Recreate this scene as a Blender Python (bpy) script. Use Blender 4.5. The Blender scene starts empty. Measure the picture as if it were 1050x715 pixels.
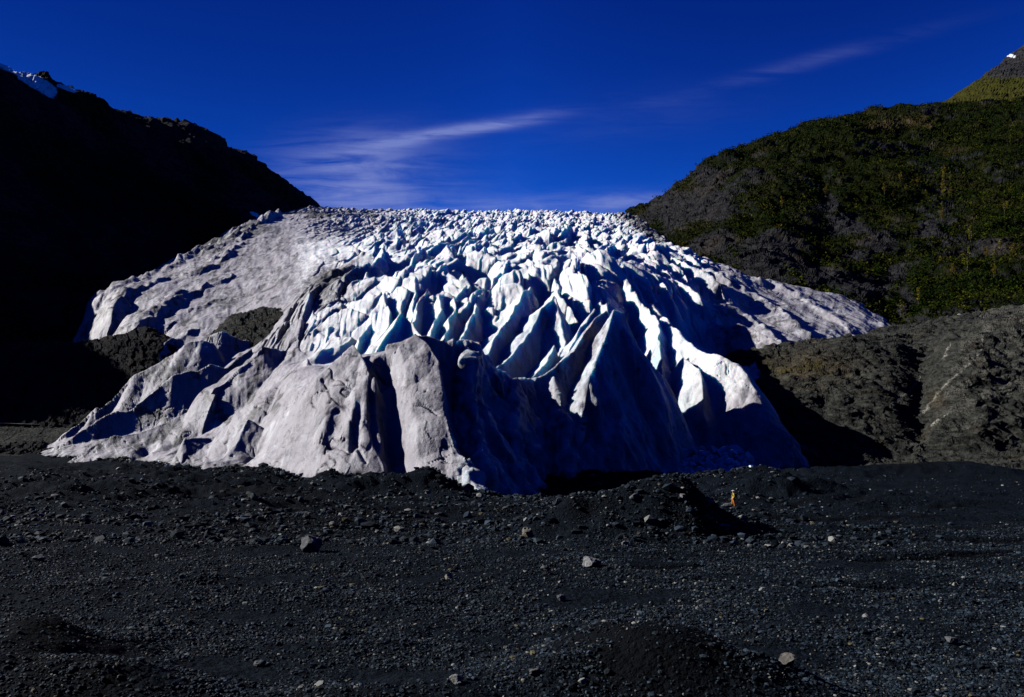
import bpy, math, random
import numpy as np

random.seed(7)
RNG = np.random.default_rng(11)
C = bpy.context.scene.collection

# ------------------------------------------------------------------ camera model
# level camera 8 m above the outwash plain, looking along +Y, lens raised (shift)
F, CX, HY, H = 817.0, 525.0, 440.0, 8.0


def world(u, py, Y):
    return (u - CX) * Y / F, Y, H + (HY - py) * Y / F


# ------------------------------------------------------------------ noise library
_perm = np.random.default_rng(3).permutation(256)
PERM = np.concatenate([_perm, _perm, _perm]).astype(np.int32)
_g = np.random.default_rng(5).normal(size=(256, 3))
GRAD = (_g / np.linalg.norm(_g, axis=1)[:, None]).astype(np.float32)


def perlin(x, y, z):
    x, y, z = np.broadcast_arrays(np.asarray(x, np.float32), np.asarray(y, np.float32), np.asarray(z, np.float32))
    xi, yi, zi = np.floor(x), np.floor(y), np.floor(z)
    xf, yf, zf = x - xi, y - yi, z - zi
    xi = xi.astype(np.int32) & 255
    yi = yi.astype(np.int32) & 255
    zi = zi.astype(np.int32) & 255
    fx = xf * xf * xf * (xf * (xf * 6 - 15) + 10)
    fy = yf * yf * yf * (yf * (yf * 6 - 15) + 10)
    fz = zf * zf * zf * (zf * (zf * 6 - 15) + 10)
    out = np.zeros(x.shape, np.float32)
    for dx in (0, 1):
        wx = fx if dx else 1 - fx
        for dy in (0, 1):
            wy = fy if dy else 1 - fy
            for dz in (0, 1):
                wz = fz if dz else 1 - fz
                h = PERM[(PERM[(PERM[(xi + dx) & 255] + yi + dy) & 255] + zi + dz) & 255]
                g = GRAD[h]
                out += wx * wy * wz * (g[..., 0] * (xf - dx) + g[..., 1] * (yf - dy) + g[..., 2] * (zf - dz))
    return out * 1.6


def fbm(x, y, z, octaves=4, gain=0.5, lac=2.03):
    a, f, s = 1.0, 1.0, 0.0
    for k in range(octaves):
        s = s + a * perlin(x * f + 17.3 * k, y * f + 5.1 * k, z * f + 9.7 * k)
        a *= gain
        f *= lac
    return s


def ridged(x, y, z, octaves=4, gain=0.5, lac=2.07):
    a, f, s = 1.0, 1.0, 0.0
    for k in range(octaves):
        s = s + a * (1 - 2 * np.abs(perlin(x * f + 31.7 * k, y * f + 7.9 * k, z * f + 3.3 * k)))
        a *= gain
        f *= lac
    return s


def hash2(i, j, k):
    n = (i * 374761393 + j * 668265263 + k * 1442695041) & 0xFFFFFFFF
    n = ((n ^ (n >> 13)) * 1274126177) & 0xFFFFFFFF
    return ((n ^ (n >> 16)) & 0xFFFF).astype(np.float32) / 65535.0


def voronoi(x, y):
    xi, yi = np.floor(x).astype(np.int64), np.floor(y).astype(np.int64)
    f1 = np.full(x.shape, 9.0, np.float32)
    f2 = np.full(x.shape, 9.0, np.float32)
    rid = np.zeros(x.shape, np.float32)
    ox = np.zeros(x.shape, np.float32)
    oy = np.zeros(x.shape, np.float32)
    for dx in (-1, 0, 1):
        for dy in (-1, 0, 1):
            cx, cy = xi + dx, yi + dy
            px = cx + hash2(cx, cy, 1)
            py = cy + hash2(cx, cy, 2)
            ex, ey = x - px, y - py
            d = np.sqrt(ex * ex + ey * ey).astype(np.float32)
            near = d < f1
            f2 = np.where(near, f1, np.minimum(f2, d))
            rid = np.where(near, hash2(cx, cy, 3), rid)
            ox = np.where(near, ex, ox)
            oy = np.where(near, ey, oy)
            f1 = np.where(near, d, f1)
    return f1, f2, rid, ox, oy


def sstep(a, b, x):
    t = np.clip((x - a) / (b - a), 0, 1)
    return t * t * (3 - 2 * t)


def blur_axis(a, r, axis):
    if r < 1:
        return a
    k = np.exp(-0.5 * (np.arange(-2 * r, 2 * r + 1) / r) ** 2)
    k /= k.sum()
    pad = [(0, 0)] * a.ndim
    pad[axis] = (2 * r, 2 * r)
    b = np.pad(a, pad, mode='edge')
    return np.apply_along_axis(lambda v: np.convolve(v, k, mode='valid'), axis, b)


class Field:
    """A surface given by cross sections: for each bearing u a list of (distance, elevation row)."""

    def __init__(self, cols, blur_u=9, blur_y=2, lead=None):
        if lead:
            cols = {u: [lead] + list(p) for u, p in cols.items()}
        us = sorted(cols)
        self.u0, self.u1 = us[0] - 5, us[-1] + 5
        ys = [p[0] for u in us for p in cols[u]]
        self.l0, self.l1 = math.log(min(ys)), math.log(max(ys))
        self.nu, self.ny = max(8, int((self.u1 - self.u0) / 2)), 420
        L = np.linspace(self.l0, self.l1, self.ny)
        tab = []
        for u in us:
            p = sorted(cols[u])
            tab.append(np.interp(L, [math.log(q[0]) for q in p], [q[1] for q in p]))
        tab = np.array(tab)
        uu = np.linspace(self.u0, self.u1, self.nu)
        g = np.stack([np.interp(uu, us, tab[:, j]) for j in range(self.ny)], axis=1)
        g = blur_axis(g, blur_u, 0)
        self.g = blur_axis(g, blur_y, 1)

    def py(self, u, Y):
        a = np.clip((u - self.u0) / (self.u1 - self.u0) * (self.nu - 1), 0, self.nu - 1.001)
        b = np.clip((np.log(Y) - self.l0) / (self.l1 - self.l0) * (self.ny - 1), 0, self.ny - 1.001)
        i, j = a.astype(int), b.astype(int)
        s, t = a - i, b - j
        g = self.g
        return (g[i, j] * (1 - s) + g[i + 1, j] * s) * (1 - t) + (g[i, j + 1] * (1 - s) + g[i + 1, j + 1] * s) * t

    def z(self, u, Y):
        return H + (HY - self.py(u, Y)) * Y / F


# ------------------------------------------------------------------ mesh helpers
def new_mesh(name, co, faces, smooth=True, attrs=None, mats=(), parent=None, normals=None, link=True):
    m = bpy.data.meshes.new(name)
    co = np.ascontiguousarray(co, np.float32)
    faces = np.ascontiguousarray(faces, np.int32)
    n, k = faces.shape
    m.vertices.add(len(co))
    m.vertices.foreach_set('co', co.ravel())
    m.loops.add(n * k)
    m.loops.foreach_set('vertex_index', faces.ravel())
    m.polygons.add(n)
    m.polygons.foreach_set('loop_start', np.arange(0, n * k, k, dtype=np.int32))
    m.update(calc_edges=True)
    m.polygons.foreach_set('use_smooth', np.full(n, smooth, dtype=bool))
    for key, val in (attrs or {}).items():
        val = np.asarray(val, np.float32)
        if val.ndim == 1:
            a = m.attributes.new(key, 'FLOAT', 'POINT')
            a.data.foreach_set('value', val)
        else:
            a = m.attributes.new(key, 'FLOAT_COLOR', 'POINT')
            a.data.foreach_set('color', np.concatenate([val, np.ones((len(val), 1), np.float32)], 1).ravel())
    if normals is not None:
        m.normals_split_custom_set_from_vertices(normals.tolist())
    for mt in mats:
        m.materials.append(mt)
    o = bpy.data.objects.new(name, m)
    if link:
        C.objects.link(o)
    if parent is not None:
        o.parent = parent
    return o


def tag(o, label=None, cat=None, group=None, kind=None):
    if label:
        o['label'] = label
    if cat:
        o['category'] = cat
    if group:
        o['group'] = group
    if kind:
        o['kind'] = kind
    return o


def empty(name, loc):
    o = bpy.data.objects.new(name, None)
    o.empty_display_size = 0.3
    o.location = loc
    C.objects.link(o)
    return o


def grid_faces(nu, ny):
    i, j = np.meshgrid(np.arange(nu - 1), np.arange(ny - 1), indexing='ij')
    a = i * ny + j
    return np.stack([a, a + ny, a + ny + 1, a + 1], axis=-1).reshape(-1, 4)


def grid_normals(P):
    du = np.gradient(P, axis=0)
    dv = np.gradient(P, axis=1)
    n = np.cross(du, dv)
    n /= np.linalg.norm(n, axis=2)[..., None] + 1e-9
    return n


def sheet(hfun, u0, u1, nu, Y0, Y1, ny, wY=350.0, blur=5, slack=0.0):
    """Heightfield sheet on bearings u and distances Y; rows are spread along each profile so steep walls stay finely meshed."""
    cu = np.linspace(u0, u1, max(20, nu // 3))
    L = np.linspace(math.log(Y0), math.log(Y1), ny)
    U, YY = np.meshgrid(cu, np.exp(L), indexing='ij')
    Z = hfun(U, YY)
    py = HY - (Z - H) * F / YY
    s = np.sqrt((np.diff(L)[None, :] * wY) ** 2 + np.diff(py, axis=1) ** 2)
    s = blur_axis(s, blur, 0)
    cum = np.concatenate([np.zeros((len(cu), 1)), np.cumsum(s, axis=1)], axis=1)
    cum /= cum[:, -1:]
    t = np.linspace(0, 1, ny)
    Lc = np.stack([np.interp(t, cum[i], L) for i in range(len(cu))])
    uu = np.linspace(u0, u1, nu)
    Lf = np.stack([np.interp(uu, cu, Lc[:, j]) for j in range(ny)], axis=1)
    U = np.repeat(uu[:, None], ny, axis=1)
    YY = np.exp(Lf)
    Z = hfun(U, YY)
    P = np.stack([(U - CX) * YY / F, YY, Z], axis=-1)
    return P, U, YY


# ------------------------------------------------------------------ node helpers
class NT:
    def __init__(self, tree):
        self.t = tree
        self.n = tree.nodes
        self.l = tree.links

    def node(self, typ, **kw):
        nd = self.n.new(typ)
        for k, v in kw.items():
            setattr(nd, k, v)
        return nd

    def put(self, sock, v):
        if isinstance(v, bpy.types.NodeSocket):
            self.l.new(v, sock)
        elif isinstance(v, (tuple, list)) and len(v) == 3 and sock.type == 'RGBA':
            sock.default_value = (*v, 1)
        else:
            sock.default_value = v

    def math(self, op, a, b=0.0, c=0.0, clamp=False):
        nd = self.node('ShaderNodeMath', operation=op, use_clamp=clamp)
        self.put(nd.inputs[0], a)
        self.put(nd.inputs[1], b)
        self.put(nd.inputs[2], c)
        return nd.outputs[0]

    def noise(self, vec, scale, detail=4, rough=0.55, dist=0.0):
        nd = self.node('ShaderNodeTexNoise')
        self.put(nd.inputs['Vector'], vec)
        nd.inputs['Scale'].default_value = scale
        nd.inputs['Detail'].default_value = detail
        nd.inputs['Roughness'].default_value = rough
        nd.inputs['Distortion'].default_value = dist
        return nd.outputs['Fac']

    def voro(self, vec, scale, feature='F1', out='Distance'):
        nd = self.node('ShaderNodeTexVoronoi', feature=feature)
        self.put(nd.inputs['Vector'], vec)
        nd.inputs['Scale'].default_value = scale
        return nd.outputs[out]

    def ramp(self, x, lo, hi):
        nd = self.node('ShaderNodeMapRange', interpolation_type='SMOOTHSTEP')
        self.put(nd.inputs['Value'], x)
        nd.inputs['From Min'].default_value = lo
        nd.inputs['From Max'].default_value = hi
        return nd.outputs['Result']

    def mix(self, f, a, b, mode='MIX'):
        nd = self.node('ShaderNodeMix', data_type='RGBA', blend_type=mode)
        self.put(nd.inputs[0], f)
        self.put(nd.inputs[6], a)
        self.put(nd.inputs[7], b)
        return nd.outputs[2]

    def attr(self, name, out='Fac'):
        return self.node('ShaderNodeAttribute', attribute_name=name).outputs[out]

    def mapping(self, vec, scale=(1, 1, 1), rot=(0, 0, 0)):
        nd = self.node('ShaderNodeMapping')
        self.put(nd.inputs['Vector'], vec)
        nd.inputs['Scale'].default_value = scale
        nd.inputs['Rotation'].default_value = rot
        return nd.outputs['Vector']

    def bump(self, h, strength=0.5, dist=0.1, normal=None):
        nd = self.node('ShaderNodeBump')
        self.put(nd.inputs['Height'], h)
        nd.inputs['Strength'].default_value = strength
        nd.inputs['Distance'].default_value = dist
        if normal is not None:
            self.l.new(normal, nd.inputs['Normal'])
        return nd.outputs['Normal']


def material(name, rough=0.8, spec=0.3):
    m = bpy.data.materials.new(name)
    m.use_nodes = True
    nt = NT(m.node_tree)
    b = m.node_tree.nodes['Principled BSDF']
    b.inputs['Roughness'].default_value = rough
    b.inputs['Specular IOR Level'].default_value = spec
    pos = nt.node('ShaderNodeNewGeometry').outputs['Position']
    return m, nt, b, pos


# ------------------------------------------------------------------ materials
def mat_ice():
    m, nt, b, pos = material('ice', 0.55, 0.25)
    dirt = nt.attr('dirt')
    blue = nt.attr('blue')
    big = nt.noise(pos, 0.09, 5, 0.6)
    mid = nt.noise(pos, 0.5, 6, 0.65)
    fine = nt.noise(pos, 3.0, 5, 0.7)
    streak = nt.noise(nt.mapping(pos, (0.55, 0.07, 0.12)), 1.0, 5, 0.6, 0.6)
    clean = nt.mix(blue, (0.90, 0.91, 0.92), (0.42, 0.68, 0.86))
    amount = nt.math('MULTIPLY_ADD', nt.math('SUBTRACT', big, 0.5), 0.9, dirt)
    amount = nt.math('MULTIPLY_ADD', nt.math('SUBTRACT', mid, 0.5), 0.55, amount)
    amount = nt.math('MULTIPLY_ADD', nt.math('SUBTRACT', streak, 0.5), 1.1, amount)
    d1 = nt.ramp(amount, 0.10, 0.85)
    grey = nt.mix(fine, (0.29, 0.272, 0.295), (0.50, 0.472, 0.51))
    col = nt.mix(d1, clean, grey)
    # grit: fine rock flour and small stones lying on the ice
    grit = nt.ramp(nt.math('ADD', nt.math('MULTIPLY', fine, 0.55), nt.math('MULTIPLY', mid, 0.6)), 0.58, 0.70)
    patch = nt.ramp(nt.noise(pos, 0.17, 6, 0.7, 0.8), 0.42, 0.66)
    grit = nt.math('MULTIPLY', grit, nt.math('MULTIPLY', dirt, nt.math('MULTIPLY_ADD', patch, 0.9, 0.25)), clamp=True)
    col = nt.mix(grit, col, (0.10, 0.095, 0.095))
    sl = nt.ramp(nt.noise(nt.mapping(pos, (0.75, 0.12, 0.11), (0, 0, 0.35)), 1.0, 7, 0.68, 1.2), 0.53, 0.66)
    col = nt.mix(nt.math('MULTIPLY', sl, nt.math('MULTIPLY', dirt, 0.7), clamp=True), col, (0.20, 0.185, 0.185))
    rock = nt.attr('grime')
    gr = nt.ramp(nt.math('MULTIPLY_ADD', nt.math('SUBTRACT', mid, 0.5), 1.1, rock), 0.30, 0.75)
    col = nt.mix(gr, col, (0.085, 0.085, 0.083))
    nt.put(b.inputs['Base Color'], col)
    nt.put(b.inputs['Subsurface Weight'], nt.math('MULTIPLY', nt.math('SUBTRACT', 1.0, d1), 0.45, clamp=True))
    b.inputs['Subsurface Radius'].default_value = (0.25, 0.8, 1.5)
    b.inputs['Subsurface Scale'].default_value = 1.6
    h = nt.math('ADD', nt.math('MULTIPLY', mid, 0.7), nt.math('MULTIPLY', fine, 0.20))
    nt.put(b.inputs['Normal'], nt.bump(h, 0.6, 0.8))
    return m


def mat_rock(name, dark, light, green=None, strata=0.0, scale=1.0, bump_d=1.2, bump_s=0.9):
    m, nt, b, pos = material(name, 0.9, 0.06)
    vec = nt.mapping(pos, (scale, scale, scale))
    big = nt.noise(vec, 0.06, 6, 0.62)
    mid = nt.noise(nt.mapping(pos, (scale * 0.5, scale * 0.5, scale * 1.6), (0.5, 0.7, 0.3)), 0.35, 7, 0.68, 0.5)
    fine = nt.noise(vec, 2.2, 6, 0.72)
    mixf = nt.math('ADD', nt.math('MULTIPLY', mid, 0.6), nt.math('MULTIPLY', fine, 0.4))
    col = nt.mix(nt.ramp(mixf, 0.36, 0.66), dark, light)
    if green is not None:
        g = nt.attr('veg')
        ga = nt.math('MULTIPLY_ADD', nt.math('SUBTRACT', mid, 0.5), 1.3, g)
        gcol = nt.mix(nt.ramp(fine, 0.35, 0.65), tuple(c * 0.5 for c in green), tuple(c * 1.25 for c in green))
        col = nt.mix(nt.ramp(ga, 0.35, 0.6), col, gcol)
    tint = nt.attr('rust')
    col = nt.mix(nt.math('MULTIPLY', tint, nt.ramp(fine, 0.4, 0.62)), col, (0.19, 0.12, 0.05))
    vein = nt.attr('vein')
    col = nt.mix(nt.math('MULTIPLY', vein, nt.ramp(fine, 0.42, 0.58)), col, (0.42, 0.40, 0.33))
    snow = nt.attr('snow')
    col = nt.mix(nt.ramp(nt.math('MULTIPLY_ADD', nt.math('SUBTRACT', mid, 0.5), 0.8, snow), 0.4, 0.55), col, (0.8, 0.83, 0.88))
    nt.put(b.inputs['Base Color'], col)
    h = nt.math('ADD', nt.math('MULTIPLY', mid, 1.0), nt.math('MULTIPLY', fine, 0.22))
    nt.put(b.inputs['Normal'], nt.bump(h, bump_s, bump_d))
    return m


def mat_ground():
    m, nt, b, pos = material('gravel_ground', 0.9, 0.03)
    damp_shade = nt.attr('damp_shade')  # painted dark tone: unlit slopes, bank shadows and moist gravel
    v = nt.voro(pos, 5.0, 'F1', 'Color')
    vs = nt.node('ShaderNodeSeparateColor')
    nt.put(vs.inputs[0], v)
    vd = nt.voro(pos, 5.0)
    vd2 = nt.voro(pos, 13.0)
    fine = nt.noise(pos, 6.0, 6, 0.7)
    big = nt.noise(pos, 0.12, 5, 0.6)
    col = nt.mix(vs.outputs[0], (0.0030, 0.0048, 0.0075), (0.0110, 0.0165, 0.0245))
    col = nt.mix(nt.ramp(fine, 0.35, 0.7), nt.mix(0.5, col, (0.0035, 0.005, 0.0075)), col)
    pale = nt.math('GREATER_THAN', vs.outputs[1], 0.985)
    col = nt.mix(nt.math('MULTIPLY', pale, nt.ramp(vd, 0.11, 0.06)), col, (0.22, 0.22, 0.21))
    damp_shade_f = nt.ramp(nt.math('MULTIPLY_ADD', nt.math('SUBTRACT', big, 0.5), 0.8, damp_shade), 0.25, 0.75)
    col = nt.mix(damp_shade_f, col, nt.mix(0.75, col, (0.004, 0.004, 0.0045)))
    nt.put(b.inputs['Base Color'], col)
    h = nt.math('ADD', nt.math('MULTIPLY', vd, -0.6), nt.math('MULTIPLY', vd2, -0.3))
    h = nt.math('MULTIPLY_ADD', fine, 0.5, h)
    nt.put(b.inputs['Normal'], nt.bump(h, 0.9, 0.14))
    return m


def mat_stone(name='stone', gain=1.0):
    m, nt, b, pos = material(name, 0.7, 0.12)
    tone = nt.attr('tone', 'Color')
    fine = nt.noise(pos, 9.0, 4, 0.7)
    col = nt.mix(nt.ramp(fine, 0.3, 0.7), nt.mix(1.0, tone, (0.6 * gain, 0.6 * gain, 0.6 * gain), 'MULTIPLY'), nt.mix(1.0, tone, (gain, gain, gain), 'MULTIPLY'))
    nt.put(b.inputs['Base Color'], col)
    nt.put(b.inputs['Normal'], nt.bump(fine, 0.6, 0.05))
    return m


def mat_leaf():
    m, nt, b, pos = material('foliage', 0.8, 0.05)
    tone = nt.attr('tone', 'Color')
    nt.put(b.inputs['Base Color'], tone)
    return m


def mat_plain(name, col, rough=0.6, var=0.15):
    m, nt, b, pos = material(name, rough, 0.3)
    n = nt.noise(pos, 14.0, 4, 0.6)
    nt.put(b.inputs['Base Color'], nt.mix(n, tuple(c * (1 - var) for c in col), tuple(min(1, c * (1 + var)) for c in col)))
    return m


M_ICE = mat_ice()
M_HILL = mat_rock('hill_rock', (0.005, 0.005, 0.006), (0.042, 0.042, 0.044), green=(0.008, 0.013, 0.001), scale=0.8)
M_PEAK = mat_rock('peak_rock', (0.012, 0.012, 0.012), (0.05, 0.05, 0.05), green=(0.040, 0.044, 0.004), scale=0.5)
M_DARK = mat_rock('mountain_rock', (0.006, 0.006, 0.007), (0.030, 0.029, 0.030), green=(0.009, 0.013, 0.003), scale=0.6, bump_d=2.5)
M_ROCK = mat_rock('outcrop_rock', (0.006, 0.0068, 0.0065), (0.076, 0.078, 0.067), green=(0.05, 0.05, 0.014), scale=1.6, bump_d=1.0)
M_GROUND = mat_ground()
M_STONE = mat_stone()
M_LEAF = mat_leaf()
M_BARK = mat_plain('bark', (0.09, 0.08, 0.065), 0.9, 0.4)

# ------------------------------------------------------------------ the plain
MOUNDS = [  # bearing, distance, half-width across, half-depth, height, skew
    (690, 62, -3.6, 4.0, 4.3), (742, 66, 4.5, 3.0, 0.9), (625, 68, 5.0, 3.0, 1.2),
    (795, 92, -3.2, 3.0, 2.6), (835, 96, 4.5, 2.6, 1.0), (770, 80, 6.0, 1.8, 0.5),
    (432, 106, -4.0, 3.4, 3.0), (350, 112, 7.0, 3.0, 1.2), (560, 121, 15.0, 14.0, -4.6), (560, 98, 12.0, 9.0, -1.0), (715, 155, 21.0, 15.0, -2.0),
    (960, 132, 22.0, 3.0, 2.0), (1010, 128, 9.0, 3.0, 1.5), (870, 128, 7.0, 3.0, 0.8),
    (668, 25.5, -2.0, 2.6, 1.5), (770, 23.5, -2.6, 2.2, 1.3), (640, 28, 1.8, 2.0, 0.35),
    (30, 27, -2.4, 3.4, 1.5), (110, 23.5, -2.6, 2.0, 1.2), (330, 22, 5.0, 1.6, 0.45), (440, 22.5, 4.0, 1.8, 0.45),
    (583, 61, -1.5, 1.5, 1.3), (545, 66, 4.0, 1.5, 0.6), (600, 54, 1.6, 1.0, 0.55),
    (420, 74, 14.0, 3.5, 0.7), (300, 66, 14.0, 3.0, 0.5), (200, 80, 12.0, 4.0, 0.8), (90, 100, 16.0, 5.0, 1.2),
    (215, 41, 1.8, 1.0, 0.45), (880, 62, 8.0, 1.2, 0.35), (980, 70, 10.0, 1.4, 0.5), (960, 82, 9.0, 1.4, 0.4),
    (760, 47, 5.0, 0.9, 0.22), (930, 52, 12.0, 0.9, 0.28),
]


def ground_h(X, Y):
    D = np.sqrt(X * X * 0.35 + Y * Y)
    z = 0.02 * (Y - 90) * (Y > 90) * 0.2
    z = z + 0.35 * fbm(X / 17, Y / 9, 0.3, 4) * sstep(14, 40, D)
    z = z + 0.16 * fbm(X / 4.2, Y / 2.6, 1.7, 3) * sstep(14, 30, D)
    z = z + 1.3 * sstep(62, 95, Y) * (fbm(X / 9, Y / 5, 2.7, 5, .55) + .12) * (1 - sstep(120, 200, Y) * 0.5) * (1 - 0.75 * sstep(25, 40, X - 0.1 * Y)) * (1 - 0.85 * np.exp(-((X - 4) / 15) ** 2 - ((Y - 104) / 24) ** 2))
    z = z + sstep(16, 24, D) * (1 - sstep(150, 200, Y)) * (0.07 * fbm(X / 0.9, Y / 0.9, 5.5, 3) + 0.10 * sstep(50, 75, Y) * ridged(X / 2.2, Y / 2.0, 6.5, 3))
    for (u, d, rx, ry, h) in MOUNDS:
        x0 = (u - CX) * d / F
        rr = np.where(X > x0, abs(rx), abs(rx) * (2.3 if rx < 0 else 1.15))   # the lee side is the steeper one
        q = ((X - x0) / rr) ** 2 + ((Y - d) / ry) ** 2
        wob = 1 + 0.35 * perlin(X / 2.1, Y / 2.1, h * 3.1)
        z = z + h * np.exp(-q * wob * 1.1)
    # low river-cut bank crossing the right half of the plain
    yb = 45 + 0.26 * (X - 9) + 1.6 * perlin(X / 8, 0.3, 0.1)
    bank = 0.30 * sstep(6, 12, X) * (sstep(-0.5, 0.4, Y - yb) - sstep(0.4, 14, Y - yb))
    z = z - bank - 0.22 * channel_threads(X, Y)
    # the bank the photographer stands on
    z = z * sstep(8, 20, D) + 6.3 * (1 - sstep(2.0, 15.5, D)) - 0.0
    # plain falls away under the mountains and far valley
    z = z - 0.03 * np.maximum(Y - 300, 0)
    return z


def channel_threads(X, Y):
    m = np.zeros(np.broadcast(X, Y).shape)
    for d0, x0, x1, sl, w in ((46, 8, 40, .27, .5), (58, 14, 60, .05, .45), (64, 10, 30, .10, .5), (70, 22, 70, .03, .6), (78, 26, 80, .05, .6), (86, 20, 60, -.02, .7), (40, 16, 30, .05, .35)):
        yb = d0 + sl * (X - x0) + 0.02 * d0 * perlin(X / 8, d0 * 0.77, 0.4) + 0.006 * d0 * perlin(X / 1.6, d0, 1.4)
        m = np.maximum(m, sstep(x0 - 3, x0 + 2, X) * (1 - sstep(x1 - 8, x1, X)) * np.exp(-((Y - yb) / (w * (0.6 + 0.8 * np.abs(perlin(X / 5, d0, 3))))) ** 2))
    return m


def build_ground():
    us = np.concatenate([np.linspace(-900, -60, 60)[:-1], np.linspace(-60, 1110, 620), np.linspace(1110, 1950, 60)[1:]])
    Ys = np.concatenate([[-1500, -800, -400, -200, -100, -60], np.linspace(-30, 14, 24)[:-1], np.exp(np.linspace(math.log(14), math.log(170), 620)), np.exp(np.linspace(math.log(170), math.log(4500), 70))[1:]])
    # bearings turn into a plain rectangular spread close to the camera
    U, YY = np.meshgrid(us, Ys, indexing='ij')
    X = (U - CX) * np.maximum(YY, 14) / F
    off = np.array([10, 25, 50, 100, 200, 400, 800, 1500.0])
    X = np.concatenate([X[:1] - off[::-1, None], X, X[-1:] + off[:, None]])
    U = np.concatenate([np.repeat(U[:1], 8, 0), U, np.repeat(U[-1:], 8, 0)])
    YY = np.repeat(Ys[None], len(U), 0)
    Z = ground_h(X, YY)
    P = np.stack([X, YY, Z], -1)
    damp_shade = np.zeros(U.shape)
    py = HY - (Z - H) * F / np.maximum(YY, 5)
    # painted shade by the ice wall and on unlit slopes, plus moist gravel
    def patch(u, d, ru, rd, a):
        return a * np.exp(-(((U - u) / ru) ** 2 + (np.log(np.maximum(YY, 5) / d) / rd) ** 2))
    for p in [(330, 66, 230, 0.22, 0.75), (520, 73, 120, 0.12, 0.6), (700, 24.5, 150, 0.16, 1.0), (70, 25, 90, 0.2, 0.9), (600, 62, 40, 0.08, 0.6),
              (250, 88, 260, 0.2, 0.6), (330, 22, 200, 0.12, 0.5), (730, 58, 60, 0.1, 0.7), (560, 108, 120, 0.12, 0.8), (950, 132, 160, 0.08, 0.5)]:
        damp_shade = np.maximum(damp_shade, patch(*p))
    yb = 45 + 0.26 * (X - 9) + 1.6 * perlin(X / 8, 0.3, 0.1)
    damp_shade = np.maximum(damp_shade, sstep(6, 12, X) * np.exp(-((YY - yb - 0.5) / 0.9) ** 2) * 0.9)  # thin shadow of the bank and its wet foot, painted dark
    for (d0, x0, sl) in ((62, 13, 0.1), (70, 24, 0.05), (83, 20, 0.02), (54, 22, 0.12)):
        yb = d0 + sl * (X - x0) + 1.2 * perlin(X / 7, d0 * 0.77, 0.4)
        damp_shade = np.maximum(damp_shade, sstep(x0 - 6, x0 + 2, X) * np.exp(-((YY - yb) / (d0 * 0.012)) ** 2) * 0.8)  # more thin bank shadows painted as dark lines
    damp_shade = np.maximum(damp_shade, 1.4 * channel_threads(X, YY))  # channel lines painted dark for bank shadow and wet gravel
    o = new_mesh('ground', P.reshape(-1, 3), grid_faces(*U.shape), True, {'damp_shade': damp_shade.ravel()}, [M_GROUND])
    tag(o, kind='structure')
    return o


# ------------------------------------------------------------------ the glacier
ICE = Field({
    20: [(215, 480), (240, 470), (280, 475), (400, 480), (1150, 600)],
    50: [(205, 480), (225, 463), (250, 457), (280, 465), (330, 450), (400, 420), (1150, 560)],
    100: [(180, 484), (195, 475), (215, 459), (235, 445), (255, 430), (280, 434), (330, 430), (348, 395), (365, 335), (385, 306), (400, 296), (450, 300), (600, 400), (1150, 520)],
    170: [(150, 492), (165, 484), (180, 470), (200, 453), (222, 446), (236, 428), (246, 408), (262, 398), (285, 388), (305, 358), (330, 330), (380, 300), (430, 280), (480, 266), (560, 300), (1150, 480)],
    250: [(128, 500), (140, 489), (150, 478), (160, 463), (175, 447), (190, 434), (203, 414), (215, 402), (230, 397), (240, 380), (252, 364), (280, 352), (320, 324), (380, 290), (450, 258), (520, 236), (600, 228), (700, 226), (850, 240), (1150, 300)],
    300: [(120, 502), (130, 492), (140, 452), (150, 418), (160, 393), (170, 374), (185, 378), (220, 368), (260, 344), (300, 315), (350, 285), (420, 255), (520, 232), (650, 218), (800, 217), (1150, 240)],
    340: [(115, 504), (122, 494), (128, 450), (134, 412), (140, 382), (146, 366), (158, 376), (190, 376), (230, 342), (270, 312), (320, 285), (380, 260), (470, 238), (600, 223), (800, 216), (1150, 230)],
    420: [(112, 506), (118, 498), (123, 452), (129, 408), (135, 368), (139, 348), (148, 360), (170, 376), (195, 370), (230, 332), (260, 305), (300, 280), (350, 259), (420, 244), (550, 230), (750, 218), (1150, 226)],
    470: [(109, 545), (117, 518), (125, 485), (136, 442), (150, 405), (170, 392), (185, 388), (210, 360), (240, 325), (270, 298), (310, 274), (360, 256), (430, 243), (560, 230), (760, 219.5), (1150, 226)],
    540: [(104, 570), (118, 548), (128, 522), (140, 490), (151, 445), (163, 406), (175, 395), (190, 388), (210, 366), (240, 328), (280, 288), (320, 265), (400, 246), (550, 231), (750, 219.5), (1150, 226)],
    600: [(106, 570), (122, 545), (134, 519), (147, 486), (160, 440), (176, 404), (195, 380), (220, 345), (250, 312), (280, 286), (320, 264), (400, 246), (550, 232), (750, 221), (1150, 228)],
    660: [(110, 540), (126, 520), (142, 505), (158, 490), (173, 479), (186, 448), (200, 408), (220, 366), (240, 335), (260, 308), (280, 291), (320, 272), (400, 251), (550, 237), (750, 224), (1150, 232)],
    720: [(120, 508), (145, 496), (160, 489), (176, 476), (190, 436), (200, 402), (215, 380), (235, 364), (260, 346), (290, 325), (320, 308), (370, 284), (420, 268), (500, 265), (750, 290), (1150, 330)],
    780: [(130, 503), (150, 493), (164, 484), (174, 474), (186, 458), (205, 433), (230, 400), (250, 376), (280, 356), (310, 335), (350, 312), (400, 289), (440, 292), (700, 350), (1150, 420)],
    850: [(150, 500), (200, 480), (240, 420), (270, 376), (300, 354), (340, 330), (380, 306), (420, 299), (450, 305), (700, 380), (1150, 450)],
    920: [(200, 480), (260, 420), (300, 372), (340, 340), (380, 332), (410, 330), (450, 345), (700, 400), (1150, 460)],
    970: [(200, 500), (300, 420), (340, 380), (400, 370), (1150, 470)],
}, blur_u=7, blur_y=2, lead=(98, 545))

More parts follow.
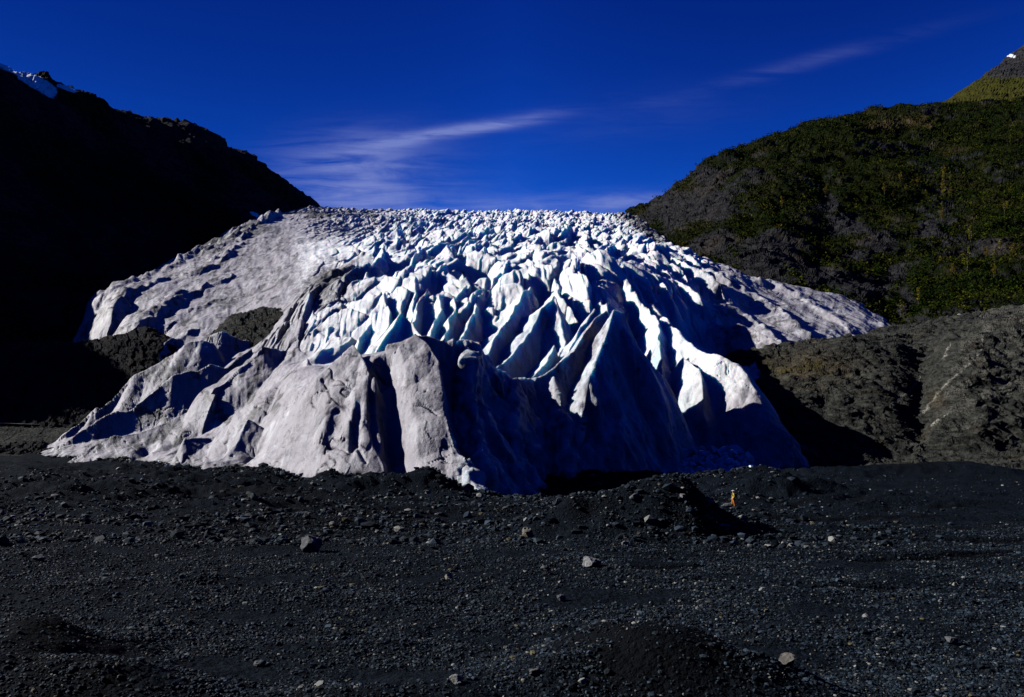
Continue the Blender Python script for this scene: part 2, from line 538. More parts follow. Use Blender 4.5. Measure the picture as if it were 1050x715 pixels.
# crests: (points (bearing, row, distance), steepness left/back, steepness right/front, exponent)
# going from first to last point, "left" is the left-hand side seen from above
RIDGES = []


def R(pts, sl, sr, p=0.85, wob=1.0):
    RIDGES.append((np.array(pts, float), sl, sr, p, wob))


# --- toe, left: long fins running up to the right
R([(40, 459, 238), (62, 449, 240), (81, 441, 242), (99, 419, 246), (110, 421, 250)], .9, 1.2)
R([(54, 461, 226), (76, 454, 226), (101, 431, 228), (119, 421, 230), (144, 419, 230), (156, 414, 230), (167, 393, 232), (176, 387, 232), (193, 379, 233), (213, 373, 234), (230, 375, 236), (245, 366, 238), (259, 357, 240)], .8, 2.4)
R([(119, 420, 246), (133, 400, 247), (144, 384, 248), (164, 374, 250), (178, 362, 251), (190, 351, 252), (204, 346, 253), (216, 349, 254), (227, 366, 256)], 1.0, 1.6, 1.0)
R([(214, 347, 262), (227, 340, 262), (241, 344, 264), (259, 354, 266)], .9, 1.3)
R([(70, 473, 190), (90, 458, 193), (104, 450, 195), (124, 446, 196), (156, 437, 198), (190, 426, 200), (216, 411, 203), (241, 391, 206), (256, 374, 209), (267, 357, 214), (290, 358, 220)], .9, .85)
R([(236, 392, 203), (252, 372, 208), (267, 355, 214)], .8, 2.6)
R([(190, 452, 168), (217, 447, 170), (236, 434, 171), (259, 420, 172), (279, 403, 173), (296, 383, 174), (316, 368, 174)], 1.7, .9)
R([(212, 480, 147), (222, 462, 150), (240, 441, 153), (255, 426, 157)], 1.5, .8, .9)
# --- the front dome: left facet, dark slot, right facet
R([(362, 352, 142), (370, 362, 139.5), (379, 381, 134.5), (377, 410, 130.5), (377, 434, 127), (383, 457, 123.5), (400, 492, 119)], 3.0, 1.0, 1.0, .3)
R([(425, 342, 139), (437, 352, 137), (450, 369, 133), (453, 400, 128.5), (456, 440, 123.5), (461, 462, 121), (472, 480, 118), (497, 505, 113)], 5.0, .8, 1.0, .3)
# --- the wall lip and its continuation into the big fin
R([(395, 352, 141), (425, 342, 140), (440, 345, 141), (458, 351, 143), (482, 352, 146), (497, 366, 148), (510, 380, 150), (522, 389, 153), (545, 389, 156), (569, 377, 158), (588, 358, 162), (602, 338, 168), (612, 324, 173), (622, 318, 176)], 1.3, 2.3, .95, .5)
R([(640, 322, 172), (629, 317, 167), (621, 345, 160), (612, 368, 155), (605, 386, 151)], 2.2, 1.5, .95, .3)
R([(631, 318, 168), (640, 332, 170), (646, 352, 169), (648, 400, 163), (652, 440, 160)], 1.6, 1.4, .8)
R([(521, 392, 151), (524, 425, 143), (527, 462, 135), (528, 492, 128)], 1.5, 1.8, .9)
R([(566, 384, 156), (574, 412, 151), (581, 445, 145), (586, 480, 138)], 1.4, 1.8, .9)
R([(478, 356, 144), (484, 395, 136), (489, 440, 128), (494, 478, 121)], 1.6, 1.8, .9)
# --- seracs of the lower icefall (lit left flanks, dark right flanks)
R([(343, 360, 208), (352, 340, 222), (360, 322, 238), (371, 299, 262), (386, 266, 292), (398, 255, 312)], 1.5, 1.5)
R([(318, 358, 212), (322, 340, 222), (332, 322, 238), (343, 306, 252)], 1.6, 1.6)
R([(330, 362, 206), (340, 336, 222), (350, 314, 240)], 1.8, 1.8)
R([(312, 345, 222), (319, 330, 232), (320, 318, 240)], 2.2, 2.2)
R([(370, 362, 200), (372, 346, 208), (380, 328, 222), (390, 300, 250)], 1.7, 1.7)
R([(388, 356, 188), (398, 338, 193), (411, 319, 199)], 1.2, 1.9, .9)
R([(411, 319, 199), (420, 330, 196), (432, 345, 190)], 1.6, 1.6, .9)
R([(398, 300, 246), (406, 278, 270), (420, 262, 296), (434, 252, 322)], 1.4, 2.0)
R([(420, 338, 205), (428, 315, 222), (441, 293, 244), (452, 270, 280)], 1.2, 2.4)
R([(442, 345, 200), (450, 322, 215), (457, 300, 238)], 1.7, 2.2)
R([(456, 352, 196), (462, 330, 208), (470, 305, 232), (477, 285, 258), (482, 270, 280)], 1.4, 2.0)
R([(470, 360, 190), (478, 338, 203), (488, 318, 218), (496, 300, 238)], 1.5, 2.0)
R([(500, 300, 246), (510, 282, 262), (526, 266, 284)], 1.0, 2.4, .9)
R([(481, 290, 262), (490, 268, 288), (497, 255, 312)], 1.2, 2.0)
R([(497, 364, 186), (508, 346, 196), (522, 326, 208), (533, 308, 220), (543, 292, 232)], .9, 2.3, .9)
R([(509, 376, 180), (529, 360, 190), (549, 331, 202), (566, 302, 216)], .8, 2.6, .9)
R([(566, 302, 216), (574, 325, 207), (578, 350, 197), (572, 372, 188)], 2.0, 1.0, .9)
R([(545, 386, 176), (556, 372, 182), (568, 354, 189)], 1.0, 2.4, .9)
R([(576, 374, 178), (588, 352, 186), (600, 330, 194), (608, 318, 200)], 1.2, 2.0, .9)
# big overhanging brow
R([(543, 290, 250), (552, 274, 268), (565, 265, 282), (582, 258, 294), (600, 261, 292), (617, 275, 284), (630, 290, 272)], .7, 1.1, 1.2)
R([(617, 275, 284), (614, 300, 246), (610, 322, 226)], 2.0, 1.6, .9)
# fins in the blue hollow
R([(640, 285, 268), (648, 297, 252), (663, 312, 236), (673, 327, 222), (677, 345, 208), (679, 370, 196), (682, 400, 184)], 1.8, 2.2, .85)
R([(668, 312, 246), (683, 327, 228), (694, 341, 214), (706, 352, 204), (722, 361, 194), (738, 366, 187), (754, 372, 184), (766, 385, 179), (776, 400, 175), (785, 418, 171), (793, 434, 168), (800, 452, 166)], 1.3, 1.25, 1.3, .5)
R([(738, 368, 190), (752, 375, 186), (764, 390, 179)], .9, 1.0, 1.5, .5)
R([(700, 362, 198), (712, 380, 184), (718, 400, 178), (722, 430, 172)], 1.8, 1.8, .9)
R([(655, 360, 200), (660, 390, 185), (664, 420, 178), (668, 448, 172)], 1.8, 1.8, .9)
# blocks above the hollow
R([(624, 268, 310), (640, 280, 296), (655, 290, 282), (668, 299, 272), (680, 310, 262)], 1.4, 1.6, .9)
R([(632, 262, 326), (646, 270, 314), (671, 284, 294), (683, 293, 284), (693, 303, 275)], 1.4, 1.6, .9)
R([(645, 255, 352), (660, 262, 336), (683, 278, 314), (703, 293, 298), (718, 307, 288)], 1.2, 1.6, .9)
R([(660, 252, 378), (677, 259, 362), (703, 272, 340), (723, 281, 330), (736, 290, 320)], 1.0, 1.6, .9)
R([(683, 252, 400), (705, 262, 378), (730, 276, 358), (750, 290, 345)], .9, 1.2, 1.0)
# --- right tongue
R([(728, 312, 310), (737, 329, 282), (760, 330, 276), (783, 340, 264), (803, 352, 256)], 1.3, .7, 1.1, .6)
R([(697, 303, 300), (716, 308, 300), (734, 312, 302), (752, 315, 304), (766, 321, 298), (783, 335, 282), (800, 349, 268)], 1.3, .6, 1.2, .6)
R([(740, 286, 356), (758, 292, 350), (783, 305, 332), (800, 316, 318), (812, 325, 308), (830, 342, 292)], 1.4, .5, 1.1, .6)
R([(762, 287, 374), (790, 287, 382), (806, 295, 370), (823, 305, 356), (840, 316, 342), (857, 326, 330), (876, 343, 312)], .6, 1.2, 1.2, .6)
R([(823, 295, 395), (840, 310, 372), (862, 320, 360), (889, 328, 350), (905, 334, 342)], 1.3, .5, 1.1, .6)
# --- left lobe
R([(94, 290, 402), (115, 289, 410), (134, 286, 418), (161, 277, 438), (190, 262, 462), (215, 247, 486)], 1.5, .45, 1.2)
R([(110, 326, 345), (118, 312, 360), (128, 301, 376), (140, 293, 388), (158, 287, 402), (180, 283, 415)], .5, 1.6, 1.1)
R([(152, 330, 328), (165, 318, 338), (181, 306, 352), (200, 297, 366), (215, 291, 376), (235, 287, 388), (255, 274, 414), (275, 270, 424)], .45, 1.5, 1.1)
R([(164, 362, 292), (172, 354, 298), (181, 347, 304), (195, 340, 310), (208, 334, 318), (228, 327, 326)], .8, 1.2, 1.0)
R([(182, 330, 330), (205, 316, 344), (232, 305, 356), (258, 300, 366), (285, 296, 376)], .45, 1.3, 1.1)
R([(218, 275, 418), (230, 266, 432), (242, 256, 452), (250, 243, 490), (257, 234, 520), (270, 224, 560), (286, 216, 610)], .5, 1.8, 1.1)
R([(270, 268, 420), (282, 254, 450), (292, 247, 468), (302, 243, 480), (312, 250, 470)], .5, 1.7, 1.1)
R([(300, 292, 348), (312, 276, 376), (330, 262, 406), (345, 250, 440)], 1.2, 1.4, .9)


def ridge_heights(U, X, Y, z):
    wx = perlin(X / 16, Y / 16, 4.2) * 0.007 * Y + perlin(X / 4.1, Y / 4.1, 8.2) * 0.0022 * Y
    wy = perlin(X / 16, Y / 16, 14.9) * 0.007 * Y
    for k, (pts, sl, sr, p, wob) in enumerate(RIDGES):
        mu = 150
        m = (U > pts[:, 0].min() - mu) & (U < pts[:, 0].max() + mu) & (Y > pts[:, 2].min() * 0.76) & (Y < pts[:, 2].max() * 1.25)
        if not m.any():
            continue
        x = X[m] + wx[m] * wob
        y = Y[m] + wy[m] * wob
        px, pyy, pz = world(pts[:, 0], pts[:, 1], pts[:, 2])
        best = np.full(x.shape, 1e9)
        segs = []
        side = np.zeros(x.shape)
        for i in range(len(px) - 1):
            ax, ay, bx, by = px[i], pyy[i], px[i + 1], pyy[i + 1]
            dx, dy = bx - ax, by - ay
            L2 = dx * dx + dy * dy
            tr = ((x - ax) * dx + (y - ay) * dy) / L2
            t = np.clip(tr, 0, 1)
            ex, ey = x - ax - t * dx, y - ay - t * dy
            over = np.abs(tr - t) * math.sqrt(L2) * (1 if 0 < i < len(px) - 2 else 1.6)
            if i == 0:
                over = np.where(tr > 1, 0, over)
            if i == len(px) - 2:
                over = np.where(tr < 0, 0, over)
            d = np.sqrt(ex * ex + ey * ey + over * over * (1.0 if i in (0, len(px) - 2) else 0))
            b = d < best
            best = np.where(b, d, best)
            segs.append((d, pz[i] + t * (pz[i + 1] - pz[i])))
            side = np.where(b, dx * ey - dy * ex, side)
        Rs = 0.03 * np.median(pts[:, 2])
        s = np.where(side > 0, sl, sr)
        lift = (perlin(x / 6, y / 6, k * 1.7) * 0.006 + perlin(x / 1.8, y / 1.8, k * 2.3) * 0.0012) * Y[m] * (0.4 + 0.6 * wob)
        h = np.full(x.shape, -1e9)
        for d, zc in segs:
            h = np.maximum(h, zc - s * Rs * (d / Rs) ** p - 0.8 * Rs * (np.maximum(d - 1.6 * Rs, 0) / Rs) ** 2)
        h = h + lift
        zz = z[m]
        kk = 0.0015 * Y[m]
        dd = h - zz
        z[m] = np.where(dd > 0, h, zz) + kk * np.exp(-np.abs(dd) / (kk * 2)) * 0.5
    return z


def auto_fins():
    r = np.random.default_rng(77)
    n = 0
    while n < 42:
        Y = math.exp(r.uniform(math.log(212), math.log(470)))
        X = r.uniform(-72, 62) + 0.0 * Y
        u = CX + X * F / Y
        if (u > 660 and Y < 330) or (Y < 320 and r.random() < .5):
            continue
        L = (r.uniform(.07, .16) if Y < 320 else r.uniform(.03, .07)) * Y
        hgt = (r.uniform(.008, .022) if Y < 320 else r.uniform(.007, .017)) * Y
        lean = r.normal(0.04, 0.16)
        pts = []
        for t in (0, .35, .7, 1.0):
            y = Y + (t - .5) * L
            x = X + lean * (t - .5) * L + r.normal(0, .003) * Y
            uu = CX + x * F / y
            z = ICE.z(np.array([uu]), np.array([y]))[0] + hgt * (0.25 + 0.75 * math.sin(math.pi * (0.12 + 0.72 * t)))
            pts.append((uu, HY - (z - H) * F / y, y))
        RIDGES.append((np.array(pts), r.uniform(.7, 1.1), r.uniform(1.6, 2.6), r.uniform(.8, .95), .8))
        n += 1


auto_fins()
TRENCHES = [  # centre line, depth, half width
    ([(392, 372, 137), (398, 392, 133.5), (401, 420, 129.5), (404, 445, 126), (409, 470, 122), (413, 494, 118)], 5.5, 1.75),
]
PITS = [(345, 456, 128.5, 1.9, 3.0, 3.2), (357, 478, 125, 2.0, 1.5, 1.8), (365, 470, 126, 0.7, 3.0, 1.6), (125, 466, 182, 6.0, 4.0, 4.0),
        (152, 450, 190, 2.0, 1.5, 2.0), (178, 450, 184, 1.2, 1.5, 1.5), (163, 470, 176, 2.5, 1.5, 1.6), (236, 470, 152, 4.5, 4.0, 3.0), (262, 452, 150, 2.0, 2.5, 1.5),
        (270, 440, 152, 1.2, 1.5, 1.2),
        (490, 276, 278, 5.5, 10.0, 17.0), (407, 272, 288, 4.6, 10.0, 15.0), (447, 290, 255, 3.0, 8.0, 10.0), (556, 290, 248, 4.0, 6.0, 9.0), (522, 262, 320, 4.0, 9.0, 9.0), (735, 340, 262, 14.0, 14.0, 7.0), (712, 330, 270, 12.0, 9.0, 6.0)]


def fall_mask(U, Y):
    """1 on the broken icefall, 0 on the smooth toe and side lobes."""
    X = (U - CX) * Y / F
    a = sstep(-86, -70, X + 0.02 * (Y - 250)) * (1 - sstep(70, 92, X - 0.10 * (Y - 260)))
    return a * sstep(178, 205, Y + 0.12 * np.abs(X) * 0)


def ice_h(U, Y):
    X = (U - CX) * Y / F
    z = ICE.z(U, Y)
    fm = fall_mask(U, Y)
    up = sstep(300, 430, Y)
    # curtains of the lower fall: long flanks that face left, each cut off by a cliff on its right
    wp = 2.0 * perlin(X / 38, Y / 62, 0.2) + 0.5 * perlin(X / 11, Y / 26, 7.2) + 0.10 * perlin(X / 3, Y / 6, 2.2)

    def saw(ph, seed, L):
        c = np.floor(ph)
        t = ph - c
        ci = c.astype(np.int64)
        cut = 0.80 + 0.12 * hash2(ci, ci * 0 + seed, 5)
        prof = np.where(t < cut, (t / cut) ** 1.25, np.maximum(0, 1 - ((t - cut) / (1 - cut)) * 1.02) ** 0.8)
        sh = hash2(ci, ci * 0 + seed, 9) * 40
        a = np.clip(0.5 + 1.6 * perlin(ph * 0 + ci * 7.31 + seed, (Y + sh) / L, 0.5 + ci * 0.37), 0.05, 1.35)
        return prof * a
    z = z + fm * 6.5 * sstep(205, 235, Y) * (1 - sstep(290, 350, Y)) * (1 - sstep(615, 650, U))
    z = z + 3.2 * sstep(278, 300, Y) * (1 - sstep(400, 450, Y)) * sstep(625, 650, U) * (1 - sstep(745, 770, U))
    z = z + 2.6 * sstep(735, 765, U) * (1 - sstep(880, 915, U)) * sstep(262, 285, Y) * (1 - sstep(385, 405, Y))
    lowm = sstep(182, 210, Y) * (1 - sstep(360, 440, Y))
    z = z + fm * lowm * (4.2 * saw(X / 14.5 + wp, 1, 30) - 1.6 + 0.9 * saw(X / 4.9 + 1.7 * wp, 2, 12) + 0.3 * saw(X / 1.7 + 2.5 * wp, 3, 9))
    # blocks of the upper fall, tilted to the left, parted by crevasses
    q = 0.55 * perlin(X / 18, Y / 26, 3.3)
    f1, f2, rid, ox, oy = voronoi(X / 11.0 + q + 0.25 * Y / 15, Y / 17.0 - q)
    slot = np.exp(-((f2 - f1) / 0.10) ** 2)
    blk = (rid - 0.5) * 4.0 + ox * 5.0 - slot * 5.0 - oy * 1.0
    z = z + fm * (0.34 * sstep(205, 240, Y) + 0.66 * sstep(300, 390, Y)) * (1 - sstep(470, 620, Y) * 0.4) * blk * 0.9
    far = sstep(-150, -105, X + 0.35 * (Y - 520)) * (1 - sstep(150, 190, X - .12 * (Y - 750))) * sstep(330, 480, Y)
    f1, f2, rid, ox, oy = voronoi(X / 5.4 + q, Y / 9.5 + q)
    slot = np.exp(-((f2 - f1) / 0.14) ** 2)
    z = z + np.maximum(far, fm * 0.18 * sstep(280, 340, Y)) * ((rid - 0.5) * 2.0 + ox * 2.3 - slot * 1.4) * (1 + sstep(500, 800, Y) * 0.25) * np.clip(0.75 + 1.3 * perlin(X / 42, Y / 50, 2.9), 0.15, 2.0)
    z = z + far * sstep(480, 650, Y) * 2.2 * ridged(X / 30 + Y / 90, Y / 45, 4.4, 2)
    f1, f2, rid, ox, oy = voronoi(X / 2.4 + q, Y / 5.5 + q)
    z = z + far * ((rid - 0.5) * 0.7 + ox * 0.6)
    # gentle swells and melt runnels on the smooth ice
    sm = 1 - np.maximum(fm, far)
    z = z + sm * (0.9 * fbm(X / 18, Y / 18, 6.1, 3) + 0.35 * ridged(X / 7 + Y / 26, Y / 30, 2.2, 2)) * (sstep(165, 200, Y)) * (0.7 + 0.6 * sstep(230, 330, Y))
    z = ridge_heights(U, X, Y, z)
    # the lobe ends against the mountain side and the dark outcrop
    lim = np.interp(Y, [280, 300, 325, 345, 400, 440, 480], [150, 158, 124, 116, 108, 140, 165])
    z = z - 55 * (1 - sstep(-95, 12, U - lim + 3 * perlin(X / 6, Y / 6, 5.5))) * sstep(272, 290, Y)
    for pts, dep, wd in TRENCHES:
        q = np.array(pts)
        tx, ty, _ = world(q[:, 0], q[:, 1], q[:, 2])
        m = (np.abs(Y - ty.mean()) < 40) & (np.abs(U - q[:, 0].mean()) < 90)
        if m.any():
            e = uv_dist(X[m] + 0.4 * perlin(X[m] / 2, Y[m] / 2, 1.1), Y[m], list(zip(tx, ty)))
            z[m] = z[m] - dep * np.exp(-(e / wd) ** 4)
    for (u, py, d, rx, ry, dep) in PITS:
        x0 = (u - CX) * d / F
        e = ((X - x0) / rx) ** 2 + ((Y - d) / ry) ** 2
        z = z - dep * np.exp(-np.minimum(e, 30) ** 1.4)
    return z


def build_glacier():
    P, U, YY = sheet(ice_h, 28, 975, 1200, 99, 1080, 960, wY=400, blur=4)
    N = grid_normals(P)
    X, Z = P[..., 0], P[..., 2]
    fm = fall_mask(U, YY)
    amp = YY / 200.0
    d = (0.06 + 0.07 * fm) * amp * fbm(X / (2.6 * amp), YY / (2.6 * amp), Z / (2.6 * amp), 4, 0.55)
    d = d + fm * 0.10 * amp * (ridged(X / (2.2 * amp), YY / (6 * amp), Z / (9 * amp), 3) - 0.4)
    # scalloped melt cups on the dirty toe and the shaded wall
    d = d + (1 - fm) * 0.10 * amp * (ridged(X / (3.2 * amp), YY / (3.2 * amp), Z / (4.5 * amp), 3) - 0.4)
    wallm = sstep(455, 470, U) * (1 - sstep(146, 160, YY - 0.10 * np.maximum(U - 640, 0)))
    d = d + wallm * (1.5 * (ridged(X / 8 + YY / 16, YY / 12, Z / 20, 3, .55) - 0.5) + 0.5 * fbm(X / 3, YY / 3, Z / 4, 3))
    # melt pits and open cracks on the smooth ice
    smooth = (1 - fm) * (1 - wallm) * (1 - sstep(260, 330, YY) * .5)
    f1, f2, rid, ox, oy = voronoi(X / 2.3 + .2 * YY, Z / 2.6 + .35 * YY)
    d = d - smooth * 0.40 * (rid > 0.88) * np.exp(-(f1 / (0.09 + 0.6 * (rid - .88))) ** 2)
    q = .35 * perlin(X / 3, YY / 3, Z / 3)
    f1, f2, rid, ox, oy = voronoi(X / 7.5 + q + .05 * YY, Z / 11 + .06 * YY - q)
    crk = np.exp(-((f2 - f1) / 0.028) ** 2) * sstep(0.0, 0.35, perlin(X / 9, YY / 9, Z / 9 + 4)) * smooth
    f1, f2, rid, ox, oy = voronoi(X / 3.2 + q + .1 * YY, Z / 3.6 + .12 * YY)
    d = d + smooth * 0.07 * ((rid - .5) + ox * .9 + oy * .5) - 0.35 * crk
    P = P + N * d[..., None]
    N = grid_normals(P)
    py = HY - (P[..., 2] - H) * F / YY
    # dirt: 0 clean, 1 dirty
    Xc = X
    toe = 1 - sstep(165, 200, YY + 0.35 * np.minimum(0, X + 20) * 0)
    left = (1 - sstep(300, 335, U + 0.05 * (YY - 260))) * sstep(150, 160, YY)
    right = sstep(700, 745, U) * sstep(200, 240, YY)
    clean_face = np.exp(-(((X + 12) / 62) ** 4)) * sstep(175, 200, YY) * (1 - sstep(330, 520, YY))
    dirt = np.maximum.reduce([toe * 0.80, left * 0.80, right * 0.68])
    plateau = sstep(330, 520, YY)
    dirt = np.maximum(dirt, plateau * (0.05 + 0.55 * np.abs((U - 520) / 170.0) ** 1.5).clip(0, 0.75))
    dirt = np.maximum(dirt, -0.12)
    lft = np.exp(-(((U - 335) / 45) ** 2 + ((YY - 300) / 75) ** 2))
    dirt = np.maximum(dirt, lft * 0.85)
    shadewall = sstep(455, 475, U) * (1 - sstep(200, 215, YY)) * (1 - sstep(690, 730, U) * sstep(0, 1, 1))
    dirt = np.where(shadewall > 0.3, np.clip(dirt, 0.35, 0.55), dirt)  # level tuned to the wall's shade tone, beside real dirt
    slope = 1 - N[..., 2].clip(0, 1)
    curv = blur_axis(blur_axis(P[..., 2], 3, 0), 3, 1) - P[..., 2]
    low = np.clip(curv / (0.004 * YY + 0.3), 0, 1)
    dirt = np.clip(dirt + 0.15 * low * plateau, 0, 1)
    blue = np.clip(fm * (0.25 * low + 0.55 * sstep(0.45, 0.85, slope)) + 0.30 * shadewall + 0.25 * (1 - fm) * sstep(0.75, 0.95, slope), 0, 0.8) * (1 - 0.6 * sstep(380, 550, YY))  # shadewall term paints the shaded wall bluer
    blue = blue * (0.55 + 0.9 * np.clip(perlin(X / 11, YY / 14, Z / 14) + 0.4, 0, 1))
    crackle = ridged(X / 6, YY / 6, Z / 6, 3)
    grime = np.zeros(U.shape)
    grime = np.maximum(grime, lft * 0.72)
    grime = np.maximum(grime, plateau * (0.25 + 0.4 * sstep(70, 170, np.abs(U - 520))) * sstep(0.0, 0.6, perlin(X / 38, YY / 60, 0.7) + 0.45 * low + 0.1))
    edge_r = np.exp(-((U - (648 + 0.11 * (700 - YY))) / 26) ** 2) * sstep(380, 460, YY)
    grime = np.maximum(grime, edge_r * 0.7)
    lines = sstep(0.95, 1.35, ridged(X / 9 + YY / 50, YY / 30, Z / 20, 3))
    grime = np.maximum(grime, lines * 0.6 * np.maximum(toe * .6, np.maximum(left, right * .9)))
    grime = np.maximum(grime, fm * (1 - plateau) * 0.62 * sstep(0.75, 1.25, ridged(X / 8, YY / 55, Z / 70, 3)) * (0.3 + 0.7 * low))
    grime = np.maximum(grime, crk * .7)
    grime = np.maximum(grime, left * (1 - sstep(290, 330, U)) * sstep(255, 280, YY) * (0.34 + 0.30 * perlin(X / 14 + YY / 30, YY / 40, Z / 12)))
    # grime along the foot
    foot = np.exp(-np.maximum(P[..., 2] - ground_h(X, YY), 0) / 1.6) * (YY < 260)
    grime = np.maximum(grime, foot * 0.65)
    # fracture line on the dome
    crack = [(331, 390), (340, 408), (353, 418), (360, 432), (362, 448), (368, 462), (375, 474)]
    best = np.full(U.shape, 99.0)
    for (a, b) in zip(crack[:-1], crack[1:]):
        dx, dy = b[0] - a[0], b[1] - a[1]
        t = np.clip(((U - a[0]) * dx + (py - a[1]) * dy) / (dx * dx + dy * dy), 0, 1)
        best = np.minimum(best, np.hypot(U - a[0] - t * dx, py - a[1] - t * dy))
    best = np.where(YY < 150, best, 99)
    best = best + 1.2 * perlin(X / 1.2, YY / 1.2, Z / 1.2)
    P = P - N * (0.40 * np.exp(-(np.maximum(best, 0) / 1.5) ** 2))[..., None]
    N = grid_normals(P)
    root = empty('glacier', (-10, 112, 0))
    tag(root, 'broad blue white glacier with a jagged icefall and a dirty grey toe', 'glacier')
    faces = grid_faces(*U.shape)
    fu = U.ravel()[faces].mean(1)
    fy = YY.ravel()[faces].mean(1) + 8 * perlin(fu / 18, YY.ravel()[faces].mean(1) / 20, 0.5)
    cls = np.full(len(faces), 1)                       # icefall
    cls[(fy < 172) | ((fu < 300) & (fy < 262))] = 0     # toe
    cls[(fu < 318) & (fy >= 262) & (fy < 520)] = 2      # side lobe
    cls[(fu > 712) & (fy >= 232) & (fy < 470)] = 3      # side tongue
    cls[((fy >= 430) & (fu >= 318) & (fu <= 712)) | (fy >= 520)] = 4
    names = ['toe', 'icefall', 'side_lobe', 'side_tongue', 'upper_icefield']
    co = P.reshape(-1, 3)
    nn = N.reshape(-1, 3)
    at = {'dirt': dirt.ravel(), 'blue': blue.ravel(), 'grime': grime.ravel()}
    base = np.array([-10, 112, 0])
    for k, nm in enumerate(names):
        fs = faces[cls == k]
        if not len(fs):
            continue
        used, inv = np.unique(fs, return_inverse=True)
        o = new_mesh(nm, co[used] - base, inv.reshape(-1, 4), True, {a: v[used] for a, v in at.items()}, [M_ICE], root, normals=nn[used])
    bpy.data.objects['toe']['label'] = 'low grey toe of dirty ice with a dark shaded wall'
    bpy.data.objects['icefall']['label'] = 'white icefall broken into sharp blades'
    bpy.data.objects['side_lobe']['label'] = 'smooth grey side lobe under the dark mountain'
    bpy.data.objects['side_tongue']['label'] = 'smooth grey side tongue under the green hillside'
    return P


# ------------------------------------------------------------------ mountains, hill, outcrops
LEFT = Field({
    -700: [(220, 440), (260, 200), (311, 0), (380, -20), (480, -40), (600, -100), (1100, 0)],
    -300: [(225, 458), (265, 330), (311, 120), (360, 110), (430, 120), (500, 50), (580, -20), (700, 20), (1100, 100)],  # off-frame flank, raised so that it casts shade on the left outcrop
    -60: [(260, 462), (310, 430), (340, 370), (380, 275), (420, 200), (470, 140), (520, 95), (570, 75), (610, 36), (700, 60), (1100, 150)],
    0: [(270, 464), (310, 450), (340, 400), (380, 338), (420, 275), (470, 208), (520, 165), (570, 108), (620, 60), (700, 80), (1100, 150)],
    60: [(290, 466), (350, 405), (400, 335), (450, 292), (510, 240), (570, 180), (630, 128), (680, 84), (760, 100), (1100, 180)],
    100: [(300, 470), (380, 385), (420, 322), (460, 286), (520, 248), (600, 195), (670, 142), (730, 98), (800, 112), (1100, 190)],
    150: [(300, 480), (430, 332), (470, 287), (540, 248), (620, 205), (710, 157), (790, 114), (860, 130), (1100, 200)],
    205: [(300, 500), (480, 310), (540, 264), (600, 237), (700, 196), (780, 156), (840, 125), (920, 142), (1100, 200)],
    250: [(300, 520), (550, 290), (620, 242), (700, 220), (800, 190), (900, 149), (980, 165), (1100, 210)],
    290: [(300, 530), (650, 270), (740, 234), (840, 210), (940, 183), (1000, 195), (1100, 230)],
    330: [(300, 540), (720, 275), (840, 236), (950, 214), (1000, 226), (1100, 250)],
    370: [(300, 560), (720, 300), (950, 250), (1100, 270)],
}, blur_u=6, blur_y=3)

HILL = Field({
    640: [(300, 420), (600, 270), (750, 234), (850, 226), (950, 232), (1100, 260)],
    690: [(300, 400), (450, 304), (600, 246), (700, 222), (780, 199), (880, 205), (1100, 240)],
    720: [(300, 390), (420, 304), (500, 262), (600, 225), (700, 190), (780, 168), (880, 178), (1100, 220)],
    760: [(300, 390), (400, 312), (440, 287), (480, 258), (560, 222), (600, 205), (700, 172), (780, 154), (880, 162), (1100, 210)],
    795: [(300, 390), (390, 315), (425, 290), (455, 262), (480, 246), (540, 226), (600, 200), (680, 168), (760, 141), (860, 152), (1100, 200)],
    850: [(300, 380), (370, 330), (410, 299), (480, 268), (560, 222), (660, 172), (760, 124), (860, 135), (1100, 190)],
    920: [(260, 420), (350, 345), (380, 332), (430, 300), (520, 245), (620, 190), (740, 139), (830, 112), (900, 120), (1100, 180)],
    1000: [(260, 400), (320, 355), (350, 328), (400, 300), (500, 245), (620, 180), (740, 132), (850, 111), (920, 120), (1100, 170)],
    1050: [(260, 400), (320, 345), (350, 322), (400, 295), (500, 240), (620, 175), (740, 128), (850, 110), (1100, 170)],
    1250: [(260, 400), (320, 330), (400, 270), (600, 130), (850, 40), (1100, 100)],
}, blur_u=7, blur_y=3)

PEAK = Field({
    900: [(900, 170), (1050, 140), (1150, 130), (1300, 160)],
    950: [(900, 160), (1050, 125), (1150, 110), (1300, 140)],
    985: [(900, 150), (1050, 115), (1200, 92), (1300, 120)],
    1010: [(900, 140), (1050, 105), (1230, 74), (1350, 100)],
    1037: [(900, 130), (1050, 95), (1260, 53), (1400, 80)],
    1062: [(900, 120), (1050, 85), (1290, 34), (1400, 60)],
    1200: [(900, 60), (1050, 20), (1290, -60), (1400, -20)],
}, blur_u=3, blur_y=3)

